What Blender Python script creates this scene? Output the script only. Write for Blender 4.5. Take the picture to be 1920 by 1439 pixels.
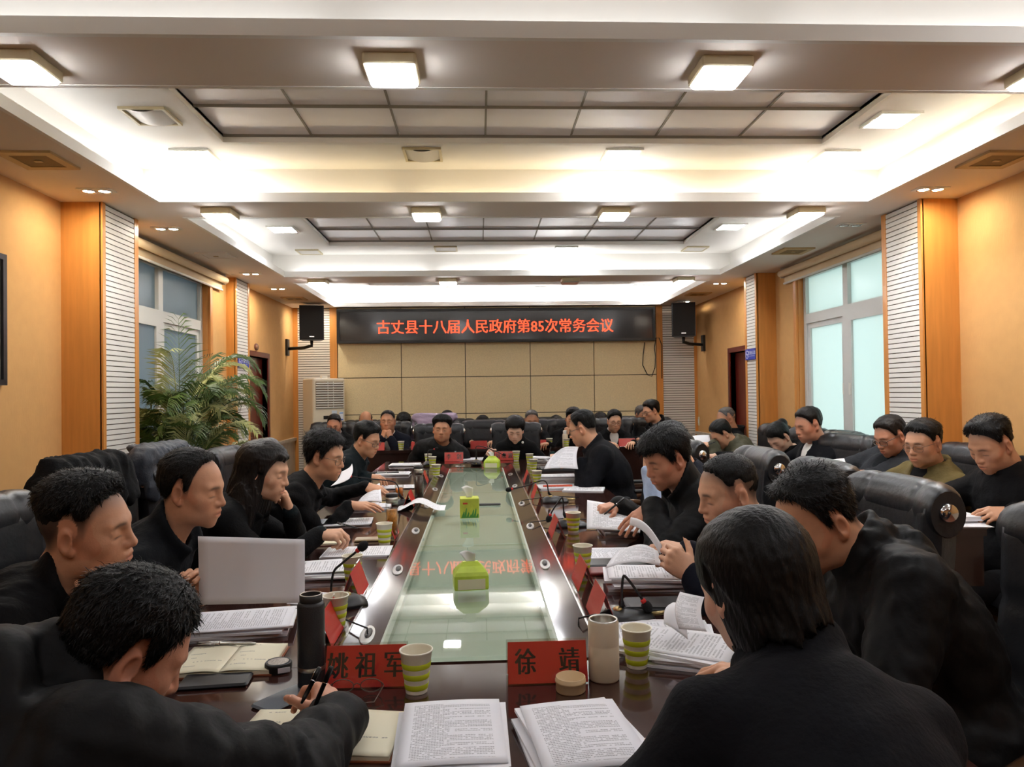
import bpy, bmesh, math, random
import numpy as np
from mathutils import Vector, Matrix

# ---------------------------------------------------------------- camera, world, exposure
for _o in list(bpy.data.objects):
    bpy.data.objects.remove(_o)
SC = bpy.context.scene
COL = SC.collection
FPX, YAW, PITCH, ROLL, EYE = 1341.88, .0458, .0136, -.0131, 1.47

def _cam_vec(u, v, w):
    """direction in the room for camera axes right u, down v, forward w"""
    c, s = math.cos(ROLL), math.sin(ROLL)
    u, v = u * c + v * s, -u * s + v * c
    x, y, z = u, w, -v
    c, s = math.cos(PITCH), math.sin(PITCH)
    y, z = y * c - z * s, y * s + z * c
    c, s = math.cos(YAW), math.sin(YAW)
    x, y = x * c + y * s, -x * s + y * c
    return Vector((x, y, z))

cam_data = bpy.data.cameras.new('camera')
cam = bpy.data.objects.new('camera', cam_data)
COL.objects.link(cam)
cam_data.sensor_width = 36
cam_data.lens = 36 * FPX / 1920
cam_data.clip_start = .05
_r, _d, _f = _cam_vec(1, 0, 0), _cam_vec(0, 1, 0), _cam_vec(0, 0, 1)
cam.matrix_world = Matrix(((_r.x, -_d.x, -_f.x, 0), (_r.y, -_d.y, -_f.y, 0), (_r.z, -_d.z, -_f.z, EYE), (0, 0, 0, 1)))
SC.camera = cam

world = bpy.data.worlds.new('world')
SC.world = world
world.use_nodes = True
world.node_tree.nodes['Background'].inputs[0].default_value = (.72, .83, .87, 1)
world.node_tree.nodes['Background'].inputs[1].default_value = .62
SC.view_settings.view_transform = 'Standard'
SC.view_settings.look = 'None'
SC.view_settings.gamma = 1
SC.view_settings.use_curve_mapping = False
SC.view_settings.exposure = 2.2
SC.cycles.max_bounces = 7
SC.cycles.diffuse_bounces = 4
SC.cycles.glossy_bounces = 3
SC.cycles.transmission_bounces = 4
SC.cycles.transparent_max_bounces = 8
SC.cycles.caustics_reflective = False
SC.cycles.caustics_refractive = False
LAMP = 10.0      # surface lamps on the beams
PANEL = 20.0     # recessed panels
COVE = 1.25     # cove tubes
SPOT = 90.0     # small downlights

def ray(px, py):
    return _cam_vec((px - 960) / FPX, (py - 719.5) / FPX, 1)
def pz(px, py, z):
    r = ray(px, py); t = (z - EYE) / r.z
    return Vector((r.x * t, r.y * t, z))
def py_(px, py, y):
    r = ray(px, py); t = y / r.y
    return Vector((r.x * t, y, EYE + r.z * t))
def px_(px, py, x):
    r = ray(px, py); t = x / r.x
    return Vector((x, r.y * t, EYE + r.z * t))

# ---------------------------------------------------------------- materials
MATS = {}
def lin(r, g, b):
    f = lambda c: (c / 255 / 12.92) if c / 255 <= .04045 else ((c / 255 + .055) / 1.055) ** 2.4
    return (f(r), f(g), f(b), 1)

def mat(name, rgb, rough=.6, metal=0., spec=.5, noise=None, bump=None, coat=0., emit=None, trans=0., sheen=0., vcol=None, alpha=1.):
    """noise=(scale, amount, stretch) colour variation; bump=(scale, strength, stretch); rgb in sRGB 0-255"""
    if name in MATS: return MATS[name]
    m = bpy.data.materials.new(name); m.use_nodes = True; MATS[name] = m
    nt = m.node_tree; N = nt.nodes; L = nt.links
    b = N['Principled BSDF']
    c = lin(*rgb)
    b.inputs['Base Color'].default_value = c
    b.inputs['Roughness'].default_value = rough
    b.inputs['Metallic'].default_value = metal
    b.inputs['Specular IOR Level'].default_value = spec
    b.inputs['Coat Weight'].default_value = coat
    b.inputs['Coat Roughness'].default_value = .06
    b.inputs['Transmission Weight'].default_value = trans
    b.inputs['Sheen Weight'].default_value = sheen
    b.inputs['Alpha'].default_value = alpha
    if emit:
        b.inputs['Emission Color'].default_value = lin(*emit[0]); b.inputs['Emission Strength'].default_value = emit[1]
    if vcol:
        a = N.new('ShaderNodeVertexColor'); a.layer_name = vcol
        L.new(a.outputs['Color'], b.inputs['Base Color'])
    def tex(scale, stretch):
        tc = N.new('ShaderNodeTexCoord'); mp = N.new('ShaderNodeMapping')
        mp.inputs['Scale'].default_value = stretch
        t = N.new('ShaderNodeTexNoise'); t.inputs['Scale'].default_value = scale; t.inputs['Detail'].default_value = 4
        L.new(tc.outputs['Object'], mp.inputs['Vector']); L.new(mp.outputs['Vector'], t.inputs['Vector'])
        return t
    if noise:
        t = tex(noise[0], noise[2] if len(noise) > 2 else (1, 1, 1))
        r = N.new('ShaderNodeMapRange'); r.inputs['From Min'].default_value = .3; r.inputs['From Max'].default_value = .7
        r.inputs['To Min'].default_value = 1 - noise[1]; r.inputs['To Max'].default_value = 1 + noise[1]
        L.new(t.outputs['Fac'], r.inputs['Value'])
        v = N.new('ShaderNodeVectorMath'); v.operation = 'SCALE'
        v.inputs[0].default_value = c[:3]
        if vcol: L.new(a.outputs['Color'], v.inputs[0])
        L.new(r.outputs['Result'], v.inputs['Scale']); L.new(v.outputs[0], b.inputs['Base Color'])
    if bump:
        t = tex(bump[0], bump[2] if len(bump) > 2 else (1, 1, 1))
        bp = N.new('ShaderNodeBump'); bp.inputs['Strength'].default_value = bump[1]; bp.inputs['Distance'].default_value = .01
        L.new(t.outputs['Fac'], bp.inputs['Height']); L.new(bp.outputs['Normal'], b.inputs['Normal'])
    return m

def emitter(name, rgb, strength):
    if name in MATS: return MATS[name]
    m = bpy.data.materials.new(name); m.use_nodes = True; MATS[name] = m
    N = m.node_tree.nodes; b = N['Principled BSDF']
    b.inputs['Base Color'].default_value = lin(*rgb); b.inputs['Roughness'].default_value = .4
    b.inputs['Emission Color'].default_value = lin(*rgb); b.inputs['Emission Strength'].default_value = strength
    return m

# ---------------------------------------------------------------- mesh helpers
class MB:
    """collects vertices and faces for one mesh"""
    def __init__(s): s.v = []; s.f = []; s.fm = []; s.m = 0; s.sm = []; s.uv = {}
    def add(s, vs, fs, smooth=False):
        o = len(s.v); s.v += [tuple(x) for x in vs]
        for f in fs:
            s.f.append([i + o for i in f]); s.fm.append(s.m); s.sm.append(smooth)
        return o
    def box(s, x0, x1, y0, y1, z0, z1, M=None):
        vs = [Vector((x, y, z)) for z in (z0, z1) for y in (y0, y1) for x in (x0, x1)]
        if M is not None: vs = [M @ v for v in vs]
        s.add(vs, [(0, 2, 3, 1), (4, 5, 7, 6), (0, 1, 5, 4), (2, 6, 7, 3), (0, 4, 6, 2), (1, 3, 7, 5)])
        return s
    def rbox(s, x0, x1, y0, y1, z0, z1, r=.01, seg=3, M=None):
        """box rounded in plan (xy) with small chamfer top and bottom"""
        r = min(r, (x1 - x0) / 2 - 1e-4, (y1 - y0) / 2 - 1e-4)
        c = min(r * .5, (z1 - z0) / 2 - 1e-4)
        def ring(inset, z):
            o = []
            for cx, cy, a0 in ((x1 - r, y1 - r, 0), (x0 + r, y1 - r, 90), (x0 + r, y0 + r, 180), (x1 - r, y0 + r, 270)):
                for k in range(seg + 1):
                    a = math.radians(a0 + 90 * k / seg)
                    o.append(Vector((cx + (r - inset) * math.cos(a), cy + (r - inset) * math.sin(a), z)))
            return o
        rings = [ring(c, z0), ring(0, z0 + c), ring(0, z1 - c), ring(c, z1)]
        s.loft(rings, M, caps=True, smooth=False); return s
    def loft(s, rings, M=None, caps=False, smooth=True, closed=True):
        n = len(rings[0]); vs = [v for r in rings for v in r]
        if M is not None: vs = [M @ Vector(v) for v in vs]
        fs = []
        for i in range(len(rings) - 1):
            for j in range(n if closed else n - 1):
                k = (j + 1) % n
                fs.append((i * n + j, i * n + k, (i + 1) * n + k, (i + 1) * n + j))
        s.add(vs, fs, smooth)
        o = len(s.v) - len(vs)
        if caps:
            s.f.append([o + j for j in range(n)][::-1]); s.fm.append(s.m); s.sm.append(False)
            s.f.append([o + (len(rings) - 1) * n + j for j in range(n)]); s.fm.append(s.m); s.sm.append(False)
        return s
    def lathe(s, prof, n=24, M=None, smooth=True, caps=False):
        """prof: [(r,z)...] about z"""
        rings = [[Vector((r * math.cos(2 * math.pi * k / n), r * math.sin(2 * math.pi * k / n), z)) for k in range(n)] for r, z in prof]
        return s.loft(rings, M, caps, smooth)
    def tube(s, pts, r, n=8, caps=True, smooth=True):
        pts = [Vector(p) for p in pts]
        rr = r if isinstance(r, (list, tuple)) else [r] * len(pts)
        rings = []; prev = None
        for i, p in enumerate(pts):
            d = (pts[min(i + 1, len(pts) - 1)] - pts[max(i - 1, 0)]).normalized()
            if prev is None:
                a = Vector((0, 0, 1)) if abs(d.z) < .9 else Vector((1, 0, 0))
                u = d.cross(a).normalized()
            else:
                u = (prev - d * prev.dot(d)).normalized()
            prev = u; w = d.cross(u)
            rings.append([p + (u * math.cos(2 * math.pi * k / n) + w * math.sin(2 * math.pi * k / n)) * rr[i] for k in range(n)])
        return s.loft(rings, None, caps, smooth)
    def quad(s, a, b, c, d): s.add([a, b, c, d], [(0, 1, 2, 3)]); return s
    def build(s, name, m, parent=None, M=None):
        me = bpy.data.meshes.new(name)
        me.from_pydata(s.v, [], s.f)
        ms = m if isinstance(m, (list, tuple)) else [m]
        for x in ms: me.materials.append(x)
        me.polygons.foreach_set('material_index', s.fm)
        me.polygons.foreach_set('use_smooth', s.sm)
        me.update()
        o = bpy.data.objects.new(name, me); COL.objects.link(o)
        if parent is not None: o.parent = parent
        if M is not None: o.matrix_local = M
        return o

def link_copy(o, parent=None, loc=None):
    c = o.copy(); COL.objects.link(c)
    if parent is not None: c.parent = parent
    if loc is not None: c.location = loc
    return c
def copy_tree(o, parent=None):
    c = o.copy(); COL.objects.link(c); c.parent = parent
    for ch in list(KIDS.get(o.name, [])) or [x for x in o.children]:
        copy_tree(ch, c)
    return c
KIDS = {}
def empty(name, loc=(0, 0, 0), rz=0.):
    o = bpy.data.objects.new(name, None); COL.objects.link(o)
    o.location = loc; o.rotation_euler = (0, 0, rz); o.empty_display_size = .1
    return o
def tag(o, label, cat, group=None, kind=None):
    o['label'] = label
    o['category'] = cat
    if group: o['group'] = group
    if kind: o['kind'] = kind
    return o
def T(x, y, z): return Matrix.Translation((x, y, z))
def RZ(a): return Matrix.Rotation(a, 4, 'Z')
def RX(a): return Matrix.Rotation(a, 4, 'X')
def RY(a): return Matrix.Rotation(a, 4, 'Y')

def text_mesh(name, body, size, m, parent=None, M=None, bold=0., extrude=.0015, spacing=1., offset=0.):
    """flat lettering as a mesh, centred; bold = sideways thickening of the upright strokes"""
    cu = bpy.data.curves.new(name, 'FONT'); cu.body = body; cu.size = size
    cu.align_x = 'CENTER'; cu.align_y = 'CENTER'; cu.space_character = spacing; cu.offset = offset; cu.resolution_u = 2
    ob = bpy.data.objects.new(name, cu); COL.objects.link(ob)
    bpy.context.view_layer.update()
    dg = bpy.context.evaluated_depsgraph_get()
    me = bpy.data.meshes.new_from_object(ob.evaluated_get(dg))
    bpy.data.objects.remove(ob); bpy.data.curves.remove(cu)
    vs = [v.co.copy() for v in me.vertices]; fs = [list(p.vertices) for p in me.polygons]
    bpy.data.meshes.remove(me)
    mb = MB()
    for k, dx in enumerate((0,) if not bold else (-bold, 0, bold)):
        mb.add([(v.x + dx, v.y, k * 1e-5) for v in vs], fs)
    return mb.build(name, m, parent, M)
# ---------------------------------------------------------------- room shell
XL, XR, YB, YF, ZS = -2.565, 3.089, -1.6, 10.05, 2.687
M_wall = mat('orange wallpaper', (206, 158, 98), .85, noise=(14, .03), bump=(160, .12, (1, 1, .15)))
M_wood = mat('honey wood veneer', (210, 142, 70), .38, noise=(5, .10, (6, 6, .5)), coat=.15)
M_slat = mat('pale slat board', (226, 222, 214), .55)
M_groove = mat('dark groove', (92, 80, 62), .8)
M_ceil = mat('ceiling paint', (232, 222, 212), .85)
M_ceilw = mat('white ceiling paint', (238, 236, 230), .85)
M_marble = mat('beige marble', (206, 190, 168), .25, noise=(6, .12))
M_floor = mat('red brown floor tile', (120, 70, 48), .3, noise=(3, .15))
M_panel = mat('beige stone coat', (232, 212, 168), .9, noise=(60, .06), bump=(120, .35))
M_dark = mat('dark joint', (52, 42, 30), .7)
M_white = mat('white plastic', (232, 230, 222), .4)
M_black = mat('black plastic', (16, 16, 17), .4)
M_chrome = mat('chrome', (220, 220, 222), .12, metal=1)
M_door = mat('mahogany door', (92, 26, 18), .35, noise=(4, .18, (5, 5, .4)), coat=.2)
M_frame = mat('window frame white', (214, 216, 212), .4)

fl = MB().box(XL - .3, XR + .3, YB - .3, YF + .3, -.1, 0).build('floor', M_floor)
tag(fl, 'red-brown tiled floor under the tables', 'floor', kind='structure')

# side walls with window openings (wall thickness outward)
WY0, WY1, WZ0, WZ1 = 5.28, 6.92, .86, 2.60
DLY0, DLY1, DZ = 8.10, 8.80, 1.93
DRY0, DRY1 = 7.95, 8.66
def side_wall(name, x, out, wy, dy, label):
    mb = MB(); x1 = x + out * .24
    a, b = min(x, x1), max(x, x1)
    def seg(y0, y1, z0, z1): mb.box(a, b, y0, y1, z0, z1)
    seg(YB, wy[0], 0, ZS + .6); seg(wy[0], wy[1], 0, WZ0); seg(wy[0], wy[1], WZ1, ZS + .6)
    seg(wy[1], dy[0], 0, ZS + .6); seg(dy[0], dy[1], DZ, ZS + .6); seg(dy[1], YF + .24, 0, ZS + .6)
    o = mb.build(name, M_wall); tag(o, label, 'wall', kind='structure'); return o
wl = side_wall('wall_left', XL, -1, (WY0, WY1), (DLY0, DLY1), 'orange papered wall behind the potted palm')
wr = side_wall('wall_right', XR, 1, (5.2, 6.78), (DRY0, DRY1), 'orange papered wall with the pale blue window')
wb = MB().box(XL - .24, XR + .24, YB - .24, YB, 0, ZS + .6).build('wall_back', M_wall)
tag(wb, 'orange papered wall at the near end of the room', 'wall', kind='structure')
wf = MB().box(XL, XR, YF, YF + .24, 0, ZS + .6).build('wall_far', M_dark)
tag(wf, 'end wall of beige panels below the lit sign', 'wall', kind='structure')

# marble wainscot with a rail
def wain(name, x, out, runs, lab):
    mb = MB()
    for y0, y1 in runs:
        mb.box(min(x, x - out * .02), max(x, x - out * .02), y0, y1, 0, .86)
        mb.box(min(x, x - out * .045), max(x, x - out * .045), y0, y1, .86, .90)
    o = mb.build(name, M_marble); tag(o, lab, 'wainscot', kind='structure')
wain('trim_1', XL, -1, [(YB, 4.52), (4.98, 7.40), (7.83, DLY0 - .06), (DLY1 + .06, YF)], 'beige marble wainscot along the palm side wall')
wain('trim_2', XR, 1, [(YB, 4.45), (4.91, 7.29), (7.62, DRY0 - .06), (DRY1 + .06, YF)], 'beige marble wainscot along the pale window wall')

# pillars with slatted faces: each slat a piece
def pillar(x, out, face, y0, y1, lab, narrow=.035):
    """x wall plane, face = protruding face plane"""
    p = empty('pillar', (x, y0, 0)); tag(p, lab, 'pillar', kind='structure')
    a, b = sorted((x - 0, face + out * .012))
    MB().box(a - x, b - x, 0, y1 - y0, 0, ZS).build('core', M_wood, p)
    e0, e1 = sorted((face, face + out * .02))
    for q0, q1 in ((0, narrow), (y1 - y0 - narrow * 1.5, y1 - y0)):
        MB().box(e0 - x, e1 - x, q0, q1, 0, ZS).build('edge_strip', M_wood, p)
    MB().box(min(face + out * .011, face + out * .013) - x, max(face + out * .011, face + out * .013) - x, narrow, y1 - y0 - narrow * 1.5, 0, ZS).build('groove_backing', M_groove, p)
    pitch = .0335; n = int(ZS / pitch)
    first = None
    for k in range(n):
        if first is None:
            s0, s1 = sorted((face + out * .003, face + out * .013))
            first = MB().box(s0 - x, s1 - x, narrow, y1 - y0 - narrow * 1.5, .003, pitch - .003).build('slat', M_slat, p)
        else: link_copy(first, p, (0, 0, k * pitch))
    return p
pillar(XL, -1, -2.313, 4.52, 4.985, 'honey wood pillar with white slats beside the near edge of the palm window')
pillar(XL, -1, -2.466, 7.40, 7.83, 'slim honey wood pillar with white slats between palm and door')
pillar(XR, 1, 2.844, 4.455, 4.905, 'honey wood pillar with white slats before the pale blue window')
pillar(XR, 1, 2.88, 7.29, 7.62, 'slim honey wood pillar with white slats beside the open dark doorway')

# end wall: panels, slatted strips, wood edges
px0 = [-1.962, -1.08, -.19, .72, 1.62, 2.51]
zj = [.17, .683, 1.196, 1.71, 2.223, ZS]
for i in range(5):
    for j in range(5):
        MB().box(px0[i] + .005, px0[i + 1] - .005, YF - .03, YF, (zj[j] if j else 0) + .005, zj[j + 1] - .005).build('panel', M_panel, wf)
for x0, x1 in ((-2.06, -1.962), (2.51, 2.60), (XL, -2.50), (3.05, XR)):
    MB().box(x0, x1, YF - .045, YF, 0, ZS).build('wood_edge', M_wood, wf)
for x0, x1 in ((-2.50, -2.06), (2.60, 3.05)):
    MB().box(x0, x1, YF - .012, YF, 0, ZS).build('groove_backing', M_groove, wf)
    first = None
    for k in range(80):
        if first is None: first = MB().box(x0, x1, YF - .03, YF - .01, .004, .0335 - .004).build('slat', M_slat, wf)
        else: link_copy(first, wf, (0, 0, k * .0335))

# ---------------------------------------------------------------- ceiling: soffit with coffers
CL, CR = -1.967, 2.533
BAYS = [(.3, 2.426), (2.847, 4.513), (4.930, 7.368), (7.805, 9.875)]
ceil = empty('ceiling', (0, 0, ZS)); tag(ceil, 'cream ceiling of dropped beams around lit coffers', 'ceiling', kind='structure')
mb = MB()
TH = .03
def cbox(x0, x1, y0, y1, z0, z1): mb.box(x0, x1, y0, y1, z0 - ZS, z1 - ZS)
cbox(XL, CL, YB, YF, ZS, ZS + TH); cbox(CR, XR, YB, YF, ZS, ZS + TH)
ys = [YB] + [v for b in BAYS for v in b] + [YF]
for k in range(0, len(ys), 2): cbox(CL, CR, ys[k], ys[k + 1], ZS, ZS + TH)
mb.build('soffit', M_ceil, ceil)
ZC = ZS + .255
SET = .17
M_tube = emitter('cove tube glow', (244, 248, 255), COVE)
M_tubeb = emitter('bright cove tube glow', (244, 248, 255), COVE * 1.9)
M_tubew = emitter('warm cove tube glow', (255, 236, 196), COVE * .75)
M_sky = mat('smoked ceiling glass', (236, 234, 240), .3, spec=.4, noise=(2, .05))
M_alu = mat('dull aluminium', (128, 122, 114), .5)
SKY = {1: (-1.43, 2.03, 3.26, 4.10, 2), 2: (-1.42, 2.02, 5.42, 6.92, 3), 3: (-1.42, 2.02, 8.3, 9.45, 2), 0: (-1.43, 2.03, .75, 2.0, 2)}
for bi, (b0, b1) in enumerate(BAYS):
    m2 = MB()
    def bx(x0, x1, y0, y1, z0, z1): m2.box(x0, x1, y0, y1, z0 - ZS, z1 - ZS)
    lip = .055; t = .02; q = .003
    bx(CL - t, CL + q, b0 - t, b1 + t, ZS - q, ZS + lip); bx(CR - q, CR + t, b0 - t, b1 + t, ZS - q, ZS + lip)
    bx(CL + q, CR - q, b0 - t, b0 + q, ZS - q, ZS + lip); bx(CL + q, CR - q, b1 - q, b1 + t, ZS - q, ZS + lip)
    lipo = m2.build('coffer_lip', M_ceilw, ceil)
    m2 = MB()
    X0, X1, Y0, Y1 = CL - SET, CR + SET, b0 - SET, b1 + SET
    bx(X0 - .02, X0, Y0, Y1, ZS + TH, ZC); bx(X1, X1 + .02, Y0, Y1, ZS + TH, ZC)
    bx(X0, X1, Y0 - .02, Y0, ZS + TH, ZC); bx(X0, X1, Y1, Y1 + .02, ZS + TH, ZC)
    sx0, sx1, sy0, sy1, rows = SKY[bi]
    bx(X0, sx0, Y0, Y1, ZC, ZC + .02); bx(sx1, X1, Y0, Y1, ZC, ZC + .02)
    bx(sx0, sx1, Y0, sy0, ZC, ZC + .02); bx(sx0, sx1, sy1, Y1, ZC, ZC + .02)
    # raised frame round the glazed field
    cof = m2.build('coffer', M_ceilw, ceil)
    m3 = MB(); w = .035; zz0, zz1 = ZC - .03 - ZS, ZC + .03 - ZS
    m3.box(sx0 - w, sx0, sy0 - w, sy1 + w, zz0, zz1).box(sx1, sx1 + w, sy0 - w, sy1 + w, zz0, zz1)
    m3.box(sx0, sx1, sy0 - w, sy0, zz0, zz1).box(sx0, sx1, sy1, sy1 + w, zz0, zz1)
    m3.build('glazing_frame', M_ceilw, cof)
    m3 = MB()
    for k in range(1, 7):
        x = sx0 + (sx1 - sx0) * k / 7; m3.box(x - .0055, x + .0055, sy0, sy1, ZC + .010 - ZS, ZC + .02 - ZS)
    for k in range(0, rows + 1):
        y = sy0 + (sy1 - sy0) * k / rows; m3.box(sx0, sx1, max(sy0, y - .003), min(sy1, y + .003), ZC + .001 - ZS, ZC + .02 - ZS)
    m3.build('glazing_bars', M_alu, cof)
    for k in range(7):
        for r in range(rows):
            xa = sx0 + (sx1 - sx0) * k / 7; xb = sx0 + (sx1 - sx0) * (k + 1) / 7
            ya = sy0 + (sy1 - sy0) * r / rows; yb = sy0 + (sy1 - sy0) * (r + 1) / rows
            tilt = random.Random(k * 7 + r + bi).uniform(-.004, .004)
            m3 = MB(); z = ZC + .016 - ZS
            m3.add([(xa, ya, z + tilt), (xb, ya, z), (xb, yb, z - tilt * .6), (xa, yb, z),
                    (xa, ya, z + .012), (xb, ya, z + .012), (xb, yb, z + .012), (xa, yb, z + .012)],
                   [(3, 2, 1, 0), (4, 5, 6, 7), (0, 1, 5, 4), (1, 2, 6, 5), (2, 3, 7, 6), (3, 0, 4, 7)])
            m3.build('pane', M_sky, cof)
    # fluorescent tubes lying in the cove behind the lip
    zt = ZS + TH + .022 - ZS
    L_ = 1.1
    def run(ax, c, s0, s1, warm):
        n = max(1, int((s1 - s0) / (L_ + .12))); step = (s1 - s0) / n
        for k in range(n):
            a = s0 + step * k + .06; b = s0 + step * (k + 1) - .06
            p = [(a, c, zt), (b, c, zt)] if ax == 'x' else [(c, a, zt), (c, b, zt)]
            MB().tube(p, .014, 8).build('cove_tube', M_tubew if warm else M_tubeb if bi == 3 else M_tube, lipo)
    run('x', b0 - .09, CL, CR, bi == 1); run('x', b1 + .09, CL, CR, bi == 1)
    run('y', CL - .09, b0, b1, False); run('y', CR + .09, b0, b1, bi == 1)
# roof slab that closes the void above
MB().box(XL - .24, XR + .24, YB - .24, YF + .24, ZC + .3 - ZS, ZC + .36 - ZS).build('roof_slab', M_dark, ceil)

# ---------------------------------------------------------------- ceiling lights and vents
M_lamp = emitter('lamp diffuser', (246, 249, 255), LAMP)
M_pan = emitter('panel diffuser', (248, 250, 255), PANEL)
M_spot = emitter('downlight bulb', (255, 244, 222), SPOT)
M_cream = mat('aged cream enamel', (206, 194, 160), .45)
M_off = mat('unlit lens', (196, 192, 184), .3)
M_grille = mat('brown grille', (134, 108, 66), .6, bump=(300, .5))
M_ventc = mat('tan vent frame', (190, 160, 112), .5)
bn = ['nearest beam', 'middle beam', 'beam nearest the lit sign', 'unseen beam above the camera, added to light the near end']
for b, pts in enumerate(([(40, 133), (735, 122), (1350, 128), (1960, 150)], [(413, 401), (800, 397), (1151, 396), (1511, 397)], [(597, 531), (840, 527), (1069, 525), (1282, 524)], [(-2.05, 0), (-.62, 0), (.74, 0), (2.2, 0)])):
    yb = [2.63, 4.74, 7.6, .06][b]  # lamps of the last row are unseen, added to light the near end
    for k, (x, y) in enumerate(pts):
        r = ray(x, y); t = yb / r.y
        c = Vector((r.x * t if b < 3 else x, yb, 0))
        on = not (b == 2 and k == 2)
        e = empty('ceiling_lamp', (c.x, yb, ZS))
        tag(e, ('lit' if on else 'unlit') + ' square surface lamp, ' + ['first', 'second', 'third', 'fourth'][k] + ' from the palm wall on the ' + bn[b], 'ceiling lamp', 'square surface lamps under the beams')
        MB().rbox(-.096, .096, -.096, .096, -.04, 0, .01).build('housing', M_cream, e)
        MB().rbox(-.088, .088, -.088, .088, -.054, -.04, .014).build('diffuser', M_lamp if on else M_off, e)
def panel_light(px, py, lab, on=True, cover=False):
    c = pz(px, py, ZC - .006)
    e = empty('panel_light', (c.x, c.y, ZC)); tag(e, lab, 'ceiling light', 'square recessed lights in the coffers')
    m_ = MB(); w = .115; i = .1
    for q in ((-w, w, -w, -i), (-w, w, i, w), (-w, -i, -i, i), (i, w, -i, i)): m_.box(*q, -.014, -.0005)
    m_.build('frame', M_white if on else M_cream, e)
    if cover:
        m_ = MB(); n = 8
        vs = []; 
        for a in range(n + 1):
            for b in range(2):
                x = -i + 2 * i * a / n; vs.append((x, -i + 2 * i * b, -.002 - .02 * math.sin(math.pi * a / n)))
        m_.add(vs, [(a * 2, a * 2 + 1, a * 2 + 3, a * 2 + 2) for a in range(n)], True)
        m_.build('lens', M_off, e)
    else:
        MB().box(-i, i, -i, i, -.009, -.0005).build('diffuser', M_pan if on else M_off, e)
for a in [(367, 292, 'lit square panel light in the near coffer corner towards the palm'), (1165, 291, 'lit square panel light under the near smoked glass field, middle of its row'),
          (1563, 293, 'lit square panel light in the near coffer, far corner on the window side'), (1670, 225, 'lit square panel light closest to the camera in the near coffer'),
          (530, 430, 'lit square panel light in the middle coffer towards the palm'), (1370, 425, 'lit square panel light in the middle coffer on the window side'),
          (1060, 467, 'lit square panel light beyond the middle smoked glass field'), (664, 542.5, 'lit square panel light in the last coffer towards the palm'),
          (1015, 540, 'lit square panel light in the last coffer, above the sign middle'), (1200, 537.5, 'lit square panel light in the last coffer on the window side'),
          (852, 541.5, 'lit square panel light in the last coffer, second from the palm wall')]:
    panel_light(*a)
for xx, lb in ((2.2, 'window side'),):  # unseen panel added above the near end for extra light
    e_ = empty('panel_light', (xx, 1.6, ZC)); tag(e_, 'lit square panel light added overhead, out of view, to brighten the near end, ' + lb, 'ceiling light', 'square recessed lights in the coffers')
    MB().box(-.115, .115, -.115, .115, -.006, -.0005).build('frame', M_white, e_); MB().box(-.1, .1, -.1, .1, -.012, -.006).build('diffuser', M_pan, e_)
panel_light(283, 218, 'unlit square lens with bowed cover beside the near smoked glass', False, True)
panel_light(793, 290, 'unlit square light with sagging cover beyond the near smoked glass', False, True)
panel_light(580, 473, 'unlit small square light in the middle coffer near the palm wall', False)
panel_light(836, 467, 'unlit thin square light beyond the middle smoked glass', False)
panel_light(1303, 467, 'unlit square light in the middle coffer on the window side', False)

def downlight(px, py, lab, lit=(1, 1), ax='x'):
    c = pz(px, py, ZS)
    e = empty('twin_downlight', (c.x, c.y, ZS), 0); tag(e, lab, 'downlight', 'twin downlights in the soffit')
    MB().rbox(-.1, .1, -.05, .05, -.006, 0, .01).build('plate', M_white, e)
    for k, s in enumerate((-.045, .045)):
        M_ = T(s, 0, 0)
        MB().lathe([(.038, -.006), (.04, -.010), (.034, -.011), (.030, -.0065)], 16, M_).build('ring', M_chrome, e)
        MB().lathe([(.001, -.009), (.022, -.009), (.03, -.0065)], 16, M_, caps=True).build('bulb', M_spot if lit[k] else M_off, e)
downlight(181, 357, 'lit twin downlight above the near slatted pillar by the palm wall')
downlight(313, 428, 'lit twin downlight above the near end of the palm window')
downlight(470, 513, 'lit twin downlight above the slim pillar beside the palm')
downlight(521, 541, 'lit twin downlight between slim pillar and loudspeaker, palm side')
downlight(585, 573, 'lit twin downlight above the loudspeaker beside the air conditioner')
downlight(1745, 354, 'lit twin downlight above the near slatted pillar on the window wall')
downlight(1595, 421, 'unlit twin downlight above the pale blue window', (0, 0))
downlight(1350, 531, 'lit twin downlight above the dark doorway on the window wall')
downlight(1283, 565, 'twin downlight above the loudspeaker on the window wall side', (0, 1))
downlight(1128, 575, 'lit twin downlight just above the lit sign')
def vent(px, py, lab, pale=False):
    c = pz(px, py, ZS); e = empty('ceiling_vent', (c.x, c.y, ZS)); tag(e, lab, 'vent', 'square vents in the soffit')
    m_ = MB(); w = .135; i = .09
    for q in ((-w, w, -w, -i), (-w, w, i, w), (-w, -i, -i, i), (i, w, -i, i)): m_.box(*q, -.012, 0)
    m_.build('frame', M_ceil if pale else M_ventc, e)
    MB().box(-i, i, -i, i, -.008, -.0005).build('grille', M_ceil if pale else M_grille, e)
    MB().rbox(-.02, .02, -.012, .012, -.014, -.008, .004).build('badge', M_ventc, e)
vent(72, 299, 'tan square vent above the framed picture side wall'); vent(405, 479, 'pale square vent above the palm window', True)
vent(552, 559.5, 'tan square vent before the loudspeaker on the palm side'); vent(1868, 298, 'tan square vent nearest the camera on the window side')
vent(1487, 470, 'tan square vent above the pale blue window'); vent(1309, 551, 'tan square vent before the loudspeaker on the window side')

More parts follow.
